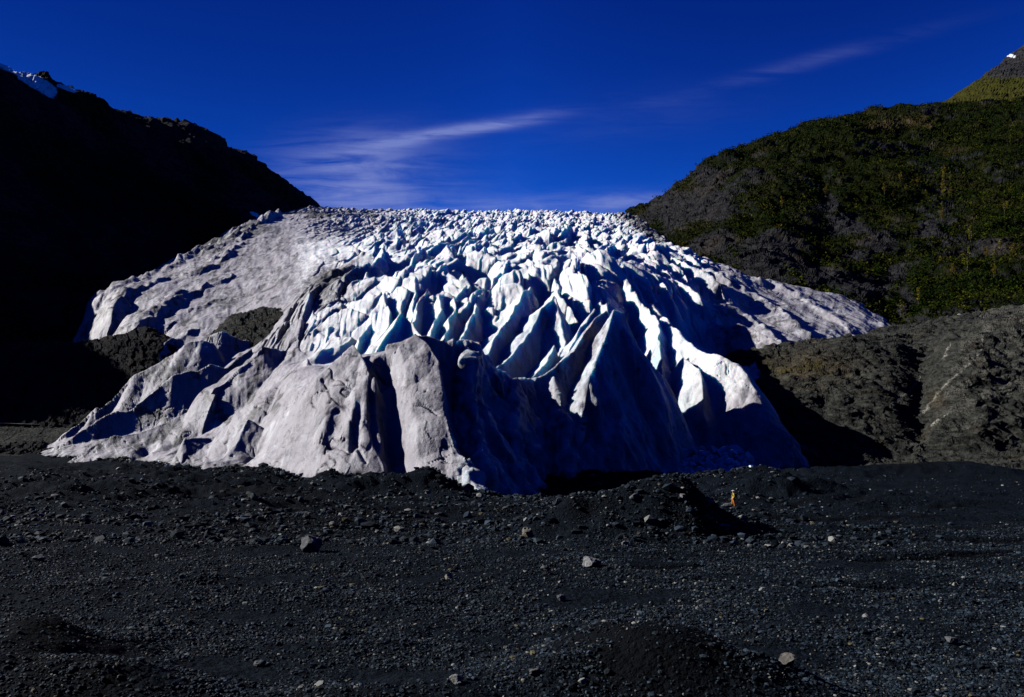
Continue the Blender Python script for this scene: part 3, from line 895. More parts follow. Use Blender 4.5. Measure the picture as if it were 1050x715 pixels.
RROCK = Field({
    725: [(140, 520), (220, 480), (260, 400), (290, 400), (360, 420)],
    745: [(140, 515), (190, 492), (215, 450), (235, 410), (250, 384), (262, 366), (280, 372), (360, 400)],
    800: [(140, 510), (160, 490), (180, 464), (200, 428), (220, 397), (240, 372), (255, 358), (270, 357), (290, 364), (360, 400)],
    860: [(140, 505), (160, 488), (180, 458), (200, 422), (220, 391), (240, 366), (255, 354), (275, 352), (300, 358), (360, 390)],
    920: [(140, 500), (158, 486), (175, 467), (195, 432), (215, 396), (235, 366), (250, 353), (275, 342), (310, 338), (340, 344), (380, 380)],
    948: [(140, 500), (158, 487), (175, 472), (195, 442), (215, 412), (240, 378), (260, 352), (280, 339), (320, 334), (350, 340), (380, 370)],
    966: [(140, 500), (158, 486), (170, 466), (180, 440), (190, 410), (200, 385), (212, 364), (225, 352), (260, 345), (290, 334), (330, 330), (380, 360)],
    1000: [(140, 500), (154, 488), (165, 466), (178, 431), (190, 396), (200, 365), (208, 346), (220, 343), (260, 339), (300, 327), (340, 326), (380, 350)],
    1040: [(140, 500), (154, 490), (170, 456), (185, 416), (198, 375), (208, 346), (220, 341), (260, 335), (300, 322), (340, 321), (380, 345)],
    1200: [(140, 490), (154, 480), (170, 446), (185, 406), (198, 365), (208, 336), (220, 331), (260, 325), (300, 312), (340, 311), (380, 340)],
}, blur_u=4, blur_y=2)

LROCK = Field({
    -140: [(220, 470), (245, 440), (280, 400), (320, 360), (360, 335), (420, 360)],
    0: [(220, 472), (245, 452), (270, 425), (290, 397), (320, 368), (350, 356), (400, 370)],
    60: [(220, 476), (250, 452), (268, 430), (285, 400), (305, 372), (320, 357), (350, 352), (400, 380)],
    110: [(230, 480), (262, 440), (280, 410), (295, 377), (305, 357), (318, 346), (340, 352), (400, 400)],
    150: [(230, 490), (265, 430), (280, 396), (293, 358), (304, 336), (318, 333), (340, 347), (400, 420)],
    178: [(230, 500), (270, 440), (288, 385), (300, 352), (310, 348), (330, 365), (400, 440)],
    196: [(230, 520), (280, 440), (300, 400), (330, 400), (400, 460)],
}, blur_u=3, blur_y=2)

NROCK = Field({
    205: [(240, 420), (280, 370), (300, 360), (330, 370), (370, 400)],
    222: [(240, 410), (268, 366), (280, 345), (300, 338), (320, 350), (370, 390)],
    238: [(240, 400), (262, 372), (272, 346), (285, 329), (300, 322), (320, 334), (370, 380)],
    270: [(240, 395), (256, 374), (265, 350), (280, 330), (300, 317), (318, 314), (340, 326), (370, 370)],
    303: [(240, 395), (256, 372), (263, 352), (275, 336), (290, 323), (306, 318), (330, 332), (370, 370)],
    322: [(240, 400), (262, 380), (290, 352), (330, 352), (370, 380)],
}, blur_u=2, blur_y=2)


def uv_dist(U, py, pts, wu=1.0):
    best = np.full(U.shape, 999.0)
    for a, b in zip(pts[:-1], pts[1:]):
        dx, dy = b[0] - a[0], b[1] - a[1]
        t = np.clip(((U - a[0]) * dx + (py - a[1]) * dy) / (dx * dx + dy * dy), 0, 1)
        best = np.minimum(best, np.hypot(U - a[0] - t * dx, py - a[1] - t * dy))
    return best


def terrain(name, field, box, nu, ny, mat, amp, size, attrs_fn, label=None, cat=None, kind=None, wY=300, steps=0.0, group=None, big=0.0, bigsize=60.0):
    u0, u1, Y0, Y1 = box

    def h(U, Y):
        X = (U - CX) * Y / F
        z = field.z(U, Y)
        z = z + amp * 1.2 * fbm(X / (size * 3), Y / (size * 3), 0.4 + amp, 3)
        if big:
            z = z + big * fbm(X / bigsize, Y / bigsize, 1.9, 3, .6) + big * 0.7 * (ridged(X / bigsize * 1.7 + 3, Y / bigsize * 1.2, 5.9, 3) - .4)
        return z
    P, U, YY = sheet(h, u0, u1, nu, Y0, Y1, ny, wY=wY)
    N = grid_normals(P)
    X, Z = P[..., 0], P[..., 2]
    # bedding planes dipping to the right: noise drawn out along them
    sa = (X * 0.55 + Z * 0.83) / size
    sb = (X * 0.83 - Z * 0.55) / size
    sy = YY / size
    d = amp * 0.75 * fbm(sb * 0.6, sy * 0.8, sa * 1.6, 5, 0.58) + amp * 0.4 * (ridged(sb * 1.3, sy * 1.5, sa * 3.2, 4, 0.6) - 0.4)
    f1, f2, rid, ox, oy = voronoi(sb * 1.6 + 0.3 * sy, sa * 2.6 + 0.8 * sy + 0.3 * perlin(sb, sy, sa))
    d = d + amp * 0.55 * ((rid - 0.5) + ox * 0.9 + 0.5 * oy)
    f1, f2, rid, ox, oy = voronoi(sb * 4.6 + 0.9 * sy, sa * 7.5 + 2.1 * sy)
    d = d + amp * 0.22 * ((rid - 0.5) + ox * 0.8)
    if steps:
        s = (Z + 0.8 * X * 0.5 + 0.6 * size * perlin(X / size, YY / size, Z / size)) / (size * 0.45)
        d = d + steps * amp * (np.abs((s % 1.0) - 0.5) * 2 - 0.5)
    P = P + N * d[..., None]
    N = grid_normals(P)
    py = HY - (P[..., 2] - H) * F / YY
    at = {'veg': np.zeros(U.shape), 'rust': np.zeros(U.shape), 'vein': np.zeros(U.shape), 'snow': np.zeros(U.shape)}
    at.update(attrs_fn(P, U, YY, py, N))
    o = new_mesh(name, P.reshape(-1, 3), grid_faces(*U.shape), False, {k: v.ravel() for k, v in at.items()}, [mat])
    tag(o, label, cat, group, kind)
    return P, U, YY, py, N, at


def attrs_left(P, U, YY, py, N):
    X = P[..., 0]
    snow = 1.1 * np.exp(-(uv_dist(U, py, [(-30, 50), (14, 69), (34, 84), (52, 94)]) / 7) ** 2) * sstep(480, 560, YY)
    snow = np.maximum(snow, 1.0 * np.exp(-(uv_dist(U, py, [(60, 88), (74, 93)]) / 2.2) ** 2) * sstep(600, 640, YY))
    snow = np.maximum(snow, .9 * np.exp(-(uv_dist(U, py, [(258, 219), (264, 222)]) / 2.5) ** 2))
    veg = 0.35 + 0.5 * perlin(X / 60, YY / 60, 0.2)
    veg = np.maximum(veg, np.exp(-(uv_dist(U, py, [(150, 186), (200, 205), (240, 225)]) / 8) ** 2))
    return {'snow': snow, 'veg': veg}


def hill_veg(P, U, YY, py, N):
    X = P[..., 0]
    v = 1.0 + 0.7 * fbm(X / 60, YY / 60, P[..., 2] / 60, 3)
    bare = np.zeros(U.shape)
    for (u, p, ru, rp) in [(700, 215, 30, 22), (735, 215, 22, 16), (785, 262, 34, 24), (840, 285, 22, 12), (885, 300, 28, 14), (735, 250, 24, 16), (850, 210, 10, 9), (800, 250, 26, 14),
                           (868, 232, 20, 14), (900, 250, 22, 12), (930, 310, 9, 16), (725, 180, 12, 10), (775, 290, 40, 10), (950, 235, 10, 8), (1020, 250, 10, 6), (880, 262, 22, 9), (918, 280, 12, 8)]:
        bare = np.maximum(bare, np.exp(-(((U - u) / ru) ** 2 + ((py - p) / rp) ** 2)))
    v = v - 1.3 * bare - 0.5 * sstep(0.35, 0.6, 1 - N[..., 2]) - (YY < 365) * 0.2
    return np.clip(v, 0, 1)


def attrs_hill(P, U, YY, py, N):
    r = np.exp(-(uv_dist(U, py, [(890, 130), (940, 125), (955, 128)]) / 6) ** 2) * 0.6
    return {'veg': hill_veg(P, U, YY, py, N), 'rust': r + 0.15 * sstep(0.1, 0.5, perlin(P[..., 0] / 30, YY / 30, 3.0))}


def attrs_peak(P, U, YY, py, N):
    v = sstep(72, 88, py + 6 * perlin(P[..., 0] / 20, YY / 20, 0)) * 1.0
    s = .9 * np.exp(-(uv_dist(U, py, [(1033, 56), (1040, 58)]) / 2.0) ** 2)
    return {'veg': v, 'snow': s, 'rust': v * 0.15}


def attrs_rrock(P, U, YY, py, N):
    X = P[..., 0]
    w = 1.2 * perlin(X / 3, YY / 3, P[..., 2] / 3)
    vein = np.zeros(U.shape)
    for pts, wd in (([(1006, 345), (1008, 356), (1000, 368), (978, 388), (962, 404), (949, 422)], .9), ([(975, 352), (970, 368)], 1.0), ([(960, 436), (972, 424)], .6),
                    ([(912, 416), (930, 402), (944, 388)], .9), ([(800, 446), (822, 458), (838, 466)], .8)):
        vein = np.maximum(vein, np.exp(-((uv_dist(U, py, pts) + w) / wd) ** 2))
    vein = np.maximum(vein, 0.26 * sstep(0, 26, U - (978 - 0.38 * (py - 350)) + 16 * perlin(X / 5, YY / 5, P[..., 2] / 5)) * (1 - sstep(405, 450, py + 22 * perlin(X / 6, YY / 6, 8))) * sstep(-0.35, 0.25, perlin(X / 3.5, YY / 3.5, P[..., 2] / 3.5)))
    rust = 0.35 * np.exp(-(((U - 962) / 8) ** 2 + ((py - 410) / 9) ** 2)) + 0.35 * np.exp(-(((U - 825) / 50) ** 2 + ((py - 375) / 16) ** 2))
    rust = rust + 0.15 * sstep(0.2, 0.6, perlin(X / 7, YY / 7, 3.1))
    veg = 0.45 * np.exp(-(((U - 815) / 60) ** 2 + ((py - 375) / 16) ** 2)) + 0.25 * perlin(X / 9, YY / 9, 1.2)
    return {'vein': vein, 'rust': np.clip(rust, 0, .6), 'veg': np.clip(veg, 0, 1)}


def attrs_plain(P, U, YY, py, N):
    X = P[..., 0]
    return {'veg': np.clip(0.3 * perlin(X / 9, YY / 9, 1.2) + 0.15, 0, 1), 'rust': np.clip(0.25 * perlin(X / 12, YY / 12, 7.2), 0, 1)}


# ------------------------------------------------------------------ stones
def ico():
    t = (1 + 5 ** 0.5) / 2
    v = np.array([(-1, t, 0), (1, t, 0), (-1, -t, 0), (1, -t, 0), (0, -1, t), (0, 1, t), (0, -1, -t), (0, 1, -t), (t, 0, -1), (t, 0, 1), (-t, 0, -1), (-t, 0, 1)], float)
    v /= np.linalg.norm(v[0])
    f = np.array([(0, 11, 5), (0, 5, 1), (0, 1, 7), (0, 7, 10), (0, 10, 11), (1, 5, 9), (5, 11, 4), (11, 10, 2), (10, 7, 6), (7, 1, 8), (3, 9, 4), (3, 4, 2), (3, 2, 6), (3, 6, 8), (3, 8, 9), (4, 9, 5), (2, 4, 11), (6, 2, 10), (8, 6, 7), (9, 8, 1)])
    return v, f


def subdivide(v, f):
    mids = {}
    v = [tuple(p) for p in v]
    out = []

    def mid(a, b):
        k = (min(a, b), max(a, b))
        if k not in mids:
            p = (np.array(v[a]) + np.array(v[b])) / 2
            v.append(tuple(p / np.linalg.norm(p)))
            mids[k] = len(v) - 1
        return mids[k]
    for a, b, c in f:
        x, y, z = mid(a, b), mid(b, c), mid(c, a)
        out += [(a, x, z), (b, y, x), (c, z, y), (x, y, z)]
    return np.array(v), np.array(out)


def rock_shape(seed, sub=0, cuts=6):
    r = np.random.default_rng(seed)
    v, f = ico()
    for _ in range(sub):
        v, f = subdivide(v, f)
    v = v.copy()
    for _ in range(cuts):                       # plane cuts give broken facets
        n = r.normal(size=3)
        n /= np.linalg.norm(n)
        d = r.uniform(0.45, 0.8)
        s = v @ n
        v -= np.maximum(s - d, 0)[:, None] * n
    v *= (1 + 0.10 * r.normal(size=(len(v), 1)) * (0.5 if sub else 1))
    v *= np.array([1.0, r.uniform(0.6, 0.95), r.uniform(0.4, 0.75)])
    return v, f


def stone_cloud(name, X, Y, size, tone, mat, sink=0.25, protos=14):
    shapes = [rock_shape(100 + k, 0, 4) for k in range(protos)]
    n = len(X)
    Zg = ground_h(X, Y)
    kind = RNG.integers(0, protos, n)
    vs, fs, ts = [], [], []
    base = 0
    for k in range(protos):
        idx = np.where(kind == k)[0]
        if not len(idx):
            continue
        v, f = shapes[k]
        a = RNG.uniform(0, 2 * np.pi, len(idx))
        tx = RNG.normal(0, 0.25, len(idx))
        s = size[idx] / 2
        p = np.repeat(v[None], len(idx), 0) * s[:, None, None]
        c, sn = np.cos(tx)[:, None], np.sin(tx)[:, None]
        y, z = p[..., 1] * c - p[..., 2] * sn, p[..., 1] * sn + p[..., 2] * c
        x = p[..., 0]
        c, sn = np.cos(a)[:, None], np.sin(a)[:, None]
        x, y = x * c - y * sn, x * sn + y * c
        p = np.stack([x + X[idx, None], y + Y[idx, None], z + (Zg[idx] + s * (0.5 - sink))[:, None]], -1)
        vs.append(p.reshape(-1, 3))
        fs.append((f[None] + (np.arange(len(idx)) * len(v))[:, None, None] + base).reshape(-1, 3))
        ts.append(np.repeat(tone[idx], len(v), 0))
        base += len(idx) * len(v)
    return new_mesh(name, np.concatenate(vs), np.concatenate(fs), False, {'tone': np.concatenate(ts)}, [mat])


def stone_tones(n, pale=0.03):
    b = RNG.uniform(0.010, 0.055, n) * RNG.choice([0.6, 1.0, 1.9], n, p=[.4, .4, .2])
    t = np.stack([b * 0.66, b, b * 1.38], 1)
    k = RNG.random(n) < pale
    t[k] = np.array([0.34, 0.34, 0.31]) * RNG.uniform(0.5, 1.0, (k.sum(), 1))
    k = RNG.random(n) < 0.018
    t[k] = np.array([0.17, 0.145, 0.08]) * RNG.uniform(0.5, 1.0, (k.sum(), 1))
    return t


def build_gravel():
    # near cobbles: even cover; farther out only the larger stones
    n = 128000
    Y = np.exp(RNG.uniform(math.log(21), math.log(66), n * 2))
    U = RNG.uniform(-230, 1280, n * 2)
    X = (U - CX) * Y / F
    keep = perlin(X / 6, Y / 4, 0.9) + 0.5 * perlin(X / 2, Y / 2, 4.9) + 0.62 > RNG.uniform(0, 1, n * 2)
    for (u, d, ru, rd) in ((710, 24.5, 130, 0.15), (60, 24.5, 90, 0.16)):
        keep &= RNG.uniform(0, 1, n * 2) > 0.6 * np.exp(-(((U - u) / ru) ** 2 + (np.log(Y / d) / rd) ** 2))
    X, Y = X[keep][:n], Y[keep][:n]
    s = np.exp(RNG.normal(math.log(0.115), 0.42, len(X))).clip(0.05, 0.5) * (0.75 + 0.25 * sstep(20, 45, Y))
    X2 = RNG.uniform(-230, 1280, 56000)
    Y2 = np.exp(RNG.uniform(math.log(55), math.log(150), 56000))
    s2 = np.exp(RNG.normal(math.log(0.27), 0.55, len(X2))).clip(0.1, 1.5)
    X2 = (X2 - CX) * Y2 / F
    k2 = perlin(X2 / 9, Y2 / 6, 2.9) + 0.55 > RNG.uniform(0, 1, len(X2))
    flat = sstep(18, 30, X2 - 0.05 * Y2)
    k2 &= RNG.uniform(0, 1, len(X2)) > flat * 0.65
    X2, Y2, s2 = X2[k2], Y2[k2], s2[k2]
    s2 = s2 * (1 - 0.35 * sstep(18, 30, X2 - 0.05 * Y2))
    n3 = 9000
    U3 = RNG.uniform(40, 860, n3)
    toe = np.interp(U3, [40, 100, 170, 240, 330, 420, 500, 600, 700, 800, 860], [232, 196, 163, 141, 122, 116, 108, 108, 132, 145, 150])
    Y3 = toe - np.abs(RNG.normal(0, 5.5, n3)) + 1.0
    X2 = np.concatenate([X2, (U3 - CX) * Y3 / F])
    Y2 = np.concatenate([Y2, Y3])
    s2 = np.concatenate([s2, np.exp(RNG.normal(math.log(0.36), 0.6, n3)).clip(.12, 2.2)])
    a1 = RNG.random(len(X)) > 0.9 * channel_threads(X, Y)
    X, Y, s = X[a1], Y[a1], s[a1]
    a2 = RNG.random(len(X2)) > 0.9 * channel_threads(X2, Y2)
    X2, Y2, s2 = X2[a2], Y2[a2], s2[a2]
    t1, t2 = stone_tones(len(X), 0.04), stone_tones(len(X2), 0.07)
    o = stone_cloud('gravel', np.concatenate([X, X2]), np.concatenate([Y, Y2]), np.concatenate([s, s2]), np.concatenate([t1, t2]), M_STONE)
    tag(o, 'dark grey gravel and cobbles covering the flat outwash plain', kind='stuff')


BOULDERS = [  # bearing, foot row, width px, height px, colour, label
    (319, 566, 22, 17, (0.13, 0.135, 0.14), 'grey angular boulder split by a pale vein, largest on the left plain'),
    (541, 551, 12, 10, (0.23, 0.215, 0.17), 'pale pointed boulder at the foot of the low middle rubble ridge'),
    (606, 581, 20, 10, (0.33, 0.33, 0.33), 'whitish jagged boulder lying among the dark heaps in the middle'),
    (461, 594, 9, 7, (0.40, 0.38, 0.30), 'small cream boulder standing alone on the open middle gravel'),
    (467, 700, 13, 8, (0.26, 0.26, 0.24), 'pale boulder lowest on the gravel under the middle of the ice'),
    (806, 682, 20, 11, (0.18, 0.165, 0.145), 'smooth brownish boulder lying on the dark near mound'),
    (258, 512, 10, 8, (0.16, 0.18, 0.16), 'greenish grey boulder just below the left ice edge'),
    (341, 541, 8, 6, (0.20, 0.20, 0.20), 'small grey boulder up slope from the vein boulder'),
    (549, 692, 16, 7, (0.15, 0.14, 0.12), 'flat tan slab near the bottom middle of the gravel'),
    (267, 683, 12, 6, (0.12, 0.125, 0.13), 'flat grey slab on the near left gravel'),
    (642, 560, 9, 5, (0.22, 0.22, 0.22), 'light boulder tucked under the left side of the big mound'),
    (650, 512, 12, 6, (0.15, 0.15, 0.155), 'grey boulder on the left crest of the big mound'),
    (700, 512, 7, 5, (0.26, 0.25, 0.24), 'pale boulder beyond the right shoulder of the big mound'),
    (760, 532, 8, 4, (0.30, 0.30, 0.29), 'white flat boulder in front of the lone person'),
    (888, 634, 8, 5, (0.28, 0.28, 0.27), 'pale boulder on the open right gravel'),
    (979, 601, 5, 4, (0.36, 0.34, 0.30), 'tiny cream boulder far right on the flat silt'),
    (575, 616, 10, 6, (0.13, 0.13, 0.14), 'dark grey boulder on the middle gravel below the whitish one'),
    (40, 575, 14, 6, (0.12, 0.125, 0.13), 'grey slab at the far left edge of the plain'),
    (975, 660, 12, 7, (0.13, 0.135, 0.14), 'grey boulder on the near right cobbles'),
    (560, 588, 11, 8, (0.11, 0.115, 0.12), 'dark angular boulder left of the whitish jagged one'),
]


def build_boulders():
    for k, (u, row, w, h, colr, label) in enumerate(BOULDERS):
        # walk the ray to the ground
        Yq = np.exp(np.linspace(math.log(18), math.log(160), 3000))
        X = (u - CX) * Yq / F
        rows = HY - (ground_h(X, Yq) - H) * F / Yq
        vis = np.minimum.accumulate(rows)
        i = int(np.argmax(vis <= row))
        Y = Yq[i]
        v, f = rock_shape(900 + k, 2, 9)
        px = Y / F
        ext = v.max(0) - v.min(0)
        v = v / ext * np.array([w * px, 0.8 * w * px, h * px * 1.25])
        v[:, 2] -= v[:, 2].min() + 0.2 * h * px
        zg = float(ground_h(np.array([(u - CX) * Y / F]), np.array([Y]))[0])
        t = np.repeat(np.array([colr]), len(v), 0)
        if k == 0:
            s = np.abs(v[:, 0] - 0.02 - 0.3 * v[:, 2]) < 0.05 * w * px
            t[s] = (0.38, 0.38, 0.36)
        o = new_mesh('boulder', v, f, False, {'tone': t}, [M_STONE])
        o.location = ((u - CX) * Y / F, Y, zg)
        o.rotation_euler = (0, 0, 0)
        tag(o, label, 'boulder', 'boulders on the gravel plain')
    # two pale stones on the crest of the right moraine
    for u, row, lab in ((984, 323, 'left one of two small white boulders on the crest above the veined rock'), (990, 323, 'right one of two small white boulders on the crest above the veined rock')):
        Y = 318.0
        v, f = rock_shape(int(u), 1, 6)
        v = v * np.array([0.9, 0.8, 0.9])
        o = new_mesh('boulder', v, f, False, {'tone': np.repeat(np.array([(0.6, 0.58, 0.52)]), len(v), 0)}, [M_STONE])
        x, y, z = world(u, row, Y)
        o.location = (x, y, z)
        tag(o, lab, 'boulder', 'white boulders on the right crest')


# ------------------------------------------------------------------ ice debris under the blue hollow
def build_ice_blocks(P):
    m, nt, b, pos = material('block_ice', 0.45, 0.3)
    n = nt.noise(pos, 1.3, 5, 0.6)
    nt.put(b.inputs['Base Color'], nt.mix(n, (0.66, 0.84, 0.97), (0.82, 0.92, 0.98)))
    nt.put(b.inputs['Normal'], nt.bump(n, 0.4, 0.15))
    protos = []
    for k in range(5):
        v, f = rock_shape(400 + k, 1, 16)
        v *= np.array([1, 1, 1.5])
        o = new_mesh('ice_block', v, f, False, None, [m], link=False)
        protos.append(o)
    r = np.random.default_rng(21)
    spots = []
    for _ in range(170):
        t = r.random()
        u = 648 + 120 * t ** 0.8
        top = np.interp(u, [645, 665, 685, 700, 735, 770], [462, 436, 432, 446, 462, 470])
        row = top + (481 - top) * r.random() ** 0.7
        Y = np.interp(row, [430, 481], [171, 156]) + r.normal(0, 0.5)
        spots.append((u, row, Y, np.exp(r.normal(math.log(1.0), 0.4))))
    spots += [(740, 465, 161, 1.9), (752, 463, 161, 1.8), (758, 470, 159, 1.2), (715, 466, 161, 1.3), (770, 480, 146, .9), (782, 481, 145, .8), (790, 484, 143, .7), (803, 487, 141, .6), (640, 488, 146, .9)]
    toe_bits = len(spots)
    for _ in range(26):
        u = r.choice([218, 228, 236, 206, 300, 168]) + r.normal(0, 9)
        Y = np.interp(u, [100, 170, 240, 330], [196, 163, 141, 122]) - abs(r.normal(0, 1.2)) - 0.3
        g = float(ground_h(np.array([(u - CX) * Y / F]), np.array([Y]))[0])
        spots.append((u, HY - (g - H + 0.1) * F / Y, Y, np.exp(r.normal(math.log(.42), .4))))
    for kk, (u, row, Y, s) in enumerate(spots):
        src = protos[r.integers(0, 5)]
        o = src.copy()
        C.objects.link(o)
        x, y, z = world(u, row, Y)
        o.location = (x, y, z)
        o.scale = (s * r.uniform(.7, 1.3), s, s * r.uniform(.7, 1.2))
        o.rotation_euler = (r.uniform(-.4, .4), r.uniform(-.4, .4), r.uniform(0, 6.3))
        if kk < toe_bits:
            tag(o, 'fallen block of blue ice in the shaded heap under the glacier wall', 'ice block', 'fallen ice blocks heaped under the wall')
        else:
            tag(o, 'small pale ice fragment fallen on the gravel along the left toe', 'ice block', 'ice fragments along the left toe')
    # the packed heap the blocks lie on
    def h(U, Y):
        X = (U - CX) * Y / F
        top = np.interp(U, [635, 650, 665, 685, 700, 735, 775, 800], [495, 466, 440, 436, 450, 466, 476, 495])
        row = np.interp(Y, [146, 155, 171, 182], [0, 1, 2, 3])
        py = np.where(row < 1, 500 + (484 - 500) * row, np.where(row < 2, 484 + (top + 2 - 484) * (row - 1), top + 2 + 30 * (row - 2)))
        z = H + (HY - py) * Y / F
        f1, f2, rid, ox, oy = voronoi(X / 1.5, Y / 1.5)
        f3, f4, rid2, ox2, oy2 = voronoi(X / .7, Y / .7)
        return z + (rid - .5) * 1.2 + np.clip(f2 - f1, 0, .3) * 1.5 - ox * 0.7 + (rid2 - .5) * .5
    Pm, U, YY = sheet(h, 636, 800, 220, 147, 180, 160)
    o = new_mesh('ice_rubble', Pm.reshape(-1, 3), grid_faces(*U.shape), False, None, [m])
    tag(o, 'packed pale blue ice rubble at the foot of the shaded wall', kind='stuff')


# ------------------------------------------------------------------ marker post
def box(cx, cy, cz, sx, sy, sz, bev=0.01):
    v, f = [], []
    a, b, c = sx / 2, sy / 2, sz / 2
    e = min(bev, a * .45, b * .45, c * .45)
    prof = [(-a + e, -b), (a - e, -b), (a, -b + e), (a, b - e), (a - e, b), (-a + e, b), (-a, b - e), (-a, -b + e)]
    prof_in = [(x * (1 - e / a), y * (1 - e / b)) for x, y in prof]
    rings = [(prof_in, -c), (prof, -c + e), (prof, c - e), (prof_in, c)]
    for pr, z in rings:
        v += [(cx + x, cy + y, cz + z) for x, y in pr]
    for r in range(3):
        for i in range(8):
            f.append((r * 8 + i, r * 8 + (i + 1) % 8, (r + 1) * 8 + (i + 1) % 8, (r + 1) * 8 + i))
    for (s, rev) in ((0, True), (24, False)):
        q = [(s + 0, s + 1, s + 2, s + 3), (s + 0, s + 3, s + 4, s + 7), (s + 4, s + 5, s + 6, s + 7)]
        f += [tuple(reversed(t)) if rev else t for t in q]
    return np.array(v), np.array(f)


def skin_figure(name, joints, links, mat, parent, sub=2):
    """one continuous surface grown over a skeleton: joints = (x, y, z, radius)"""
    m = bpy.data.meshes.new(name)
    m.from_pydata([j[:3] for j in joints], links, [])
    o = bpy.data.objects.new(name, m)
    C.objects.link(o)
    o.parent = parent
    sk = o.modifiers.new('skin', 'SKIN')
    sk.use_smooth_shade = True
    for k, v in enumerate(m.skin_vertices[0].data):
        v.radius = (joints[k][3], joints[k][3])
        v.use_root = (k == 0)
    sb = o.modifiers.new('subdivision', 'SUBSURF')
    sb.levels = sb.render_levels = sub
    m.materials.append(mat)
    return o


def build_person():
    """hiker standing on the gravel, side on, looking to the left (-X)"""
    u, row = 752, 520
    Yq = np.linspace(74, 100, 800)
    X = (u - CX) * Yq / F
    rows = HY - (ground_h(X, Yq) - H) * F / Yq
    i = int(np.argmin(np.abs(rows - row)))
    Y, x = Yq[i], X[i]
    z = float(ground_h(np.array([x]), np.array([Y]))[0])
    root = empty('person', (x, Y, z + 0.01))
    root.scale = (0.97, 0.97, 0.97)
    tag(root, 'lone person in yellow jacket, orange trousers and white hat standing on the dark gravel', 'person', None)
    skin = mat_plain('skin', (0.55, 0.33, 0.24), .6)
    jac = mat_plain('yellow_jacket', (0.75, 0.55, 0.05), .7)
    tro = mat_plain('orange_trousers', (0.75, 0.24, 0.03), .8)
    pck = mat_plain('orange_yellow_pack', (0.90, 0.48, 0.02), .7)
    wht = mat_plain('white_cotton', (0.82, 0.82, 0.80), .8)
    drk = mat_plain('boot_leather', (0.05, 0.035, 0.025), .7)
    J = [(0, 0, .90, .13), (0, 0, 1.08, .12), (-.01, 0, 1.27, .135), (-.02, 0, 1.42, .06), (-.03, 0, 1.50, .075), (-.035, 0, 1.60, .098), (-.03, 0, 1.69, .07)]
    Lk = [(0, 1), (1, 2), (2, 3), (3, 4), (4, 5), (5, 6)]
    for s in (-1, 1):
        f = -.10 * s
        b = len(J)
        J += [(0, .09 * s, .84, .095), (f * .6 - .02, .10 * s, .48, .062), (f + .02, .10 * s, .10, .042), (f - .12, .10 * s, .035, .035)]
        Lk += [(0, b), (b, b + 1), (b + 1, b + 2), (b + 2, b + 3)]
        b = len(J)
        J += [(0, .18 * s, 1.36, .06), (.04, .23 * s, 1.09, .044), (-.10, .22 * s, .90, .03), (-.15, .22 * s, .84, .026)]
        Lk += [(2, b), (b, b + 1), (b + 1, b + 2), (b + 2, b + 3)]
        for q, (dy, dz, ln) in enumerate(((-.03, -.02, .055), (-.012, -.03, .075), (.008, -.03, .08), (.026, -.025, .07))):
            k = len(J)
            J += [(-.165 - .01 * q * 0, .22 * s + dy, .81 + dz * .3, .009), (-.17, .22 * s + dy, .81 + dz - ln, .008)]
            Lk += [(b + 3, k), (k, k + 1)]
        k = len(J)
        J += [(-.19, .22 * s - .02 * s, .83, .010), (-.215, .22 * s - .03 * s, .79, .009)]
        Lk += [(b + 3, k), (k, k + 1)]
    skin_figure('body', J, Lk, skin, root)
    # face: brow-level eyes, nose and ears
    v, f = rock_shape(3, 2, 0)
    nose = new_mesh('nose', v * np.array([.022, .016, .024]) + np.array([-.135, 0, 1.585]), f, True, None, [skin], root)
    for s in (-1, 1):
        new_mesh('eye', v * .012 + np.array([-.118, .034 * s, 1.62]), f, True, None, [drk], root)
        new_mesh('ear', v * np.array([.022, .012, .032]) + np.array([-.03, .098 * s, 1.60]), f, True, None, [skin], root)
    Jj = [(0, 0, .86, .16), (0, 0, 1.08, .15), (-.01, 0, 1.28, .165), (-.02, 0, 1.40, .085)]
    Lj = [(0, 1), (1, 2), (2, 3)]
    for s in (-1, 1):
        b = len(Jj)
        Jj += [(0, .18 * s, 1.35, .08), (.04, .23 * s, 1.09, .06), (-.09, .22 * s, .92, .048)]
        Lj += [(2, b), (b, b + 1), (b + 1, b + 2)]
    skin_figure('jacket', Jj, Lj, jac, root)
    Jt, Lt = [(0, 0, .88, .145)], []
    for s in (-1, 1):
        f2 = -.10 * s
        b = len(Jt)
        Jt += [(0, .09 * s, .80, .115), (f2 * .6 - .02, .10 * s, .48, .082), (f2 + .02, .10 * s, .10, .066)]
        Lt += [(0, b), (b, b + 1), (b + 1, b + 2)]
    skin_figure('trousers', Jt, Lt, tro, root)
    for s in (-1, 1):
        f2 = -.10 * s
        skin_figure('boot', [(f2 + .04, .10 * s, .06, .06), (f2 - .06, .10 * s, .05, .055), (f2 - .14, .10 * s, .035, .045)], [(0, 1), (1, 2)], drk, root)
    skin_figure('hat', [(-.03, 0, 1.66, .11), (-.03, 0, 1.73, .10)], [(0, 1)], wht, root)
    a = np.linspace(0, 2 * np.pi, 20, endpoint=False)
    rim = np.concatenate([np.stack([-.03 + r * np.cos(a), r * np.sin(a), 0 * a + zz], 1) for r, zz in ((.09, 1.665), (.185, 1.645), (.185, 1.655), (.09, 1.68))])
    fr = np.concatenate([np.stack([k * 20 + np.arange(20), k * 20 + (np.arange(20) + 1) % 20, ((k + 1) % 4) * 20 + (np.arange(20) + 1) % 20, ((k + 1) % 4) * 20 + np.arange(20)], 1) for k in range(4)])
    new_mesh('hat_brim', rim, fr, True, None, [wht], root)
    pk = skin_figure('backpack', [(.24, 0, .98, .15), (.25, 0, 1.16, .16), (.22, 0, 1.36, .13)], [(0, 1), (1, 2)], pck, root)
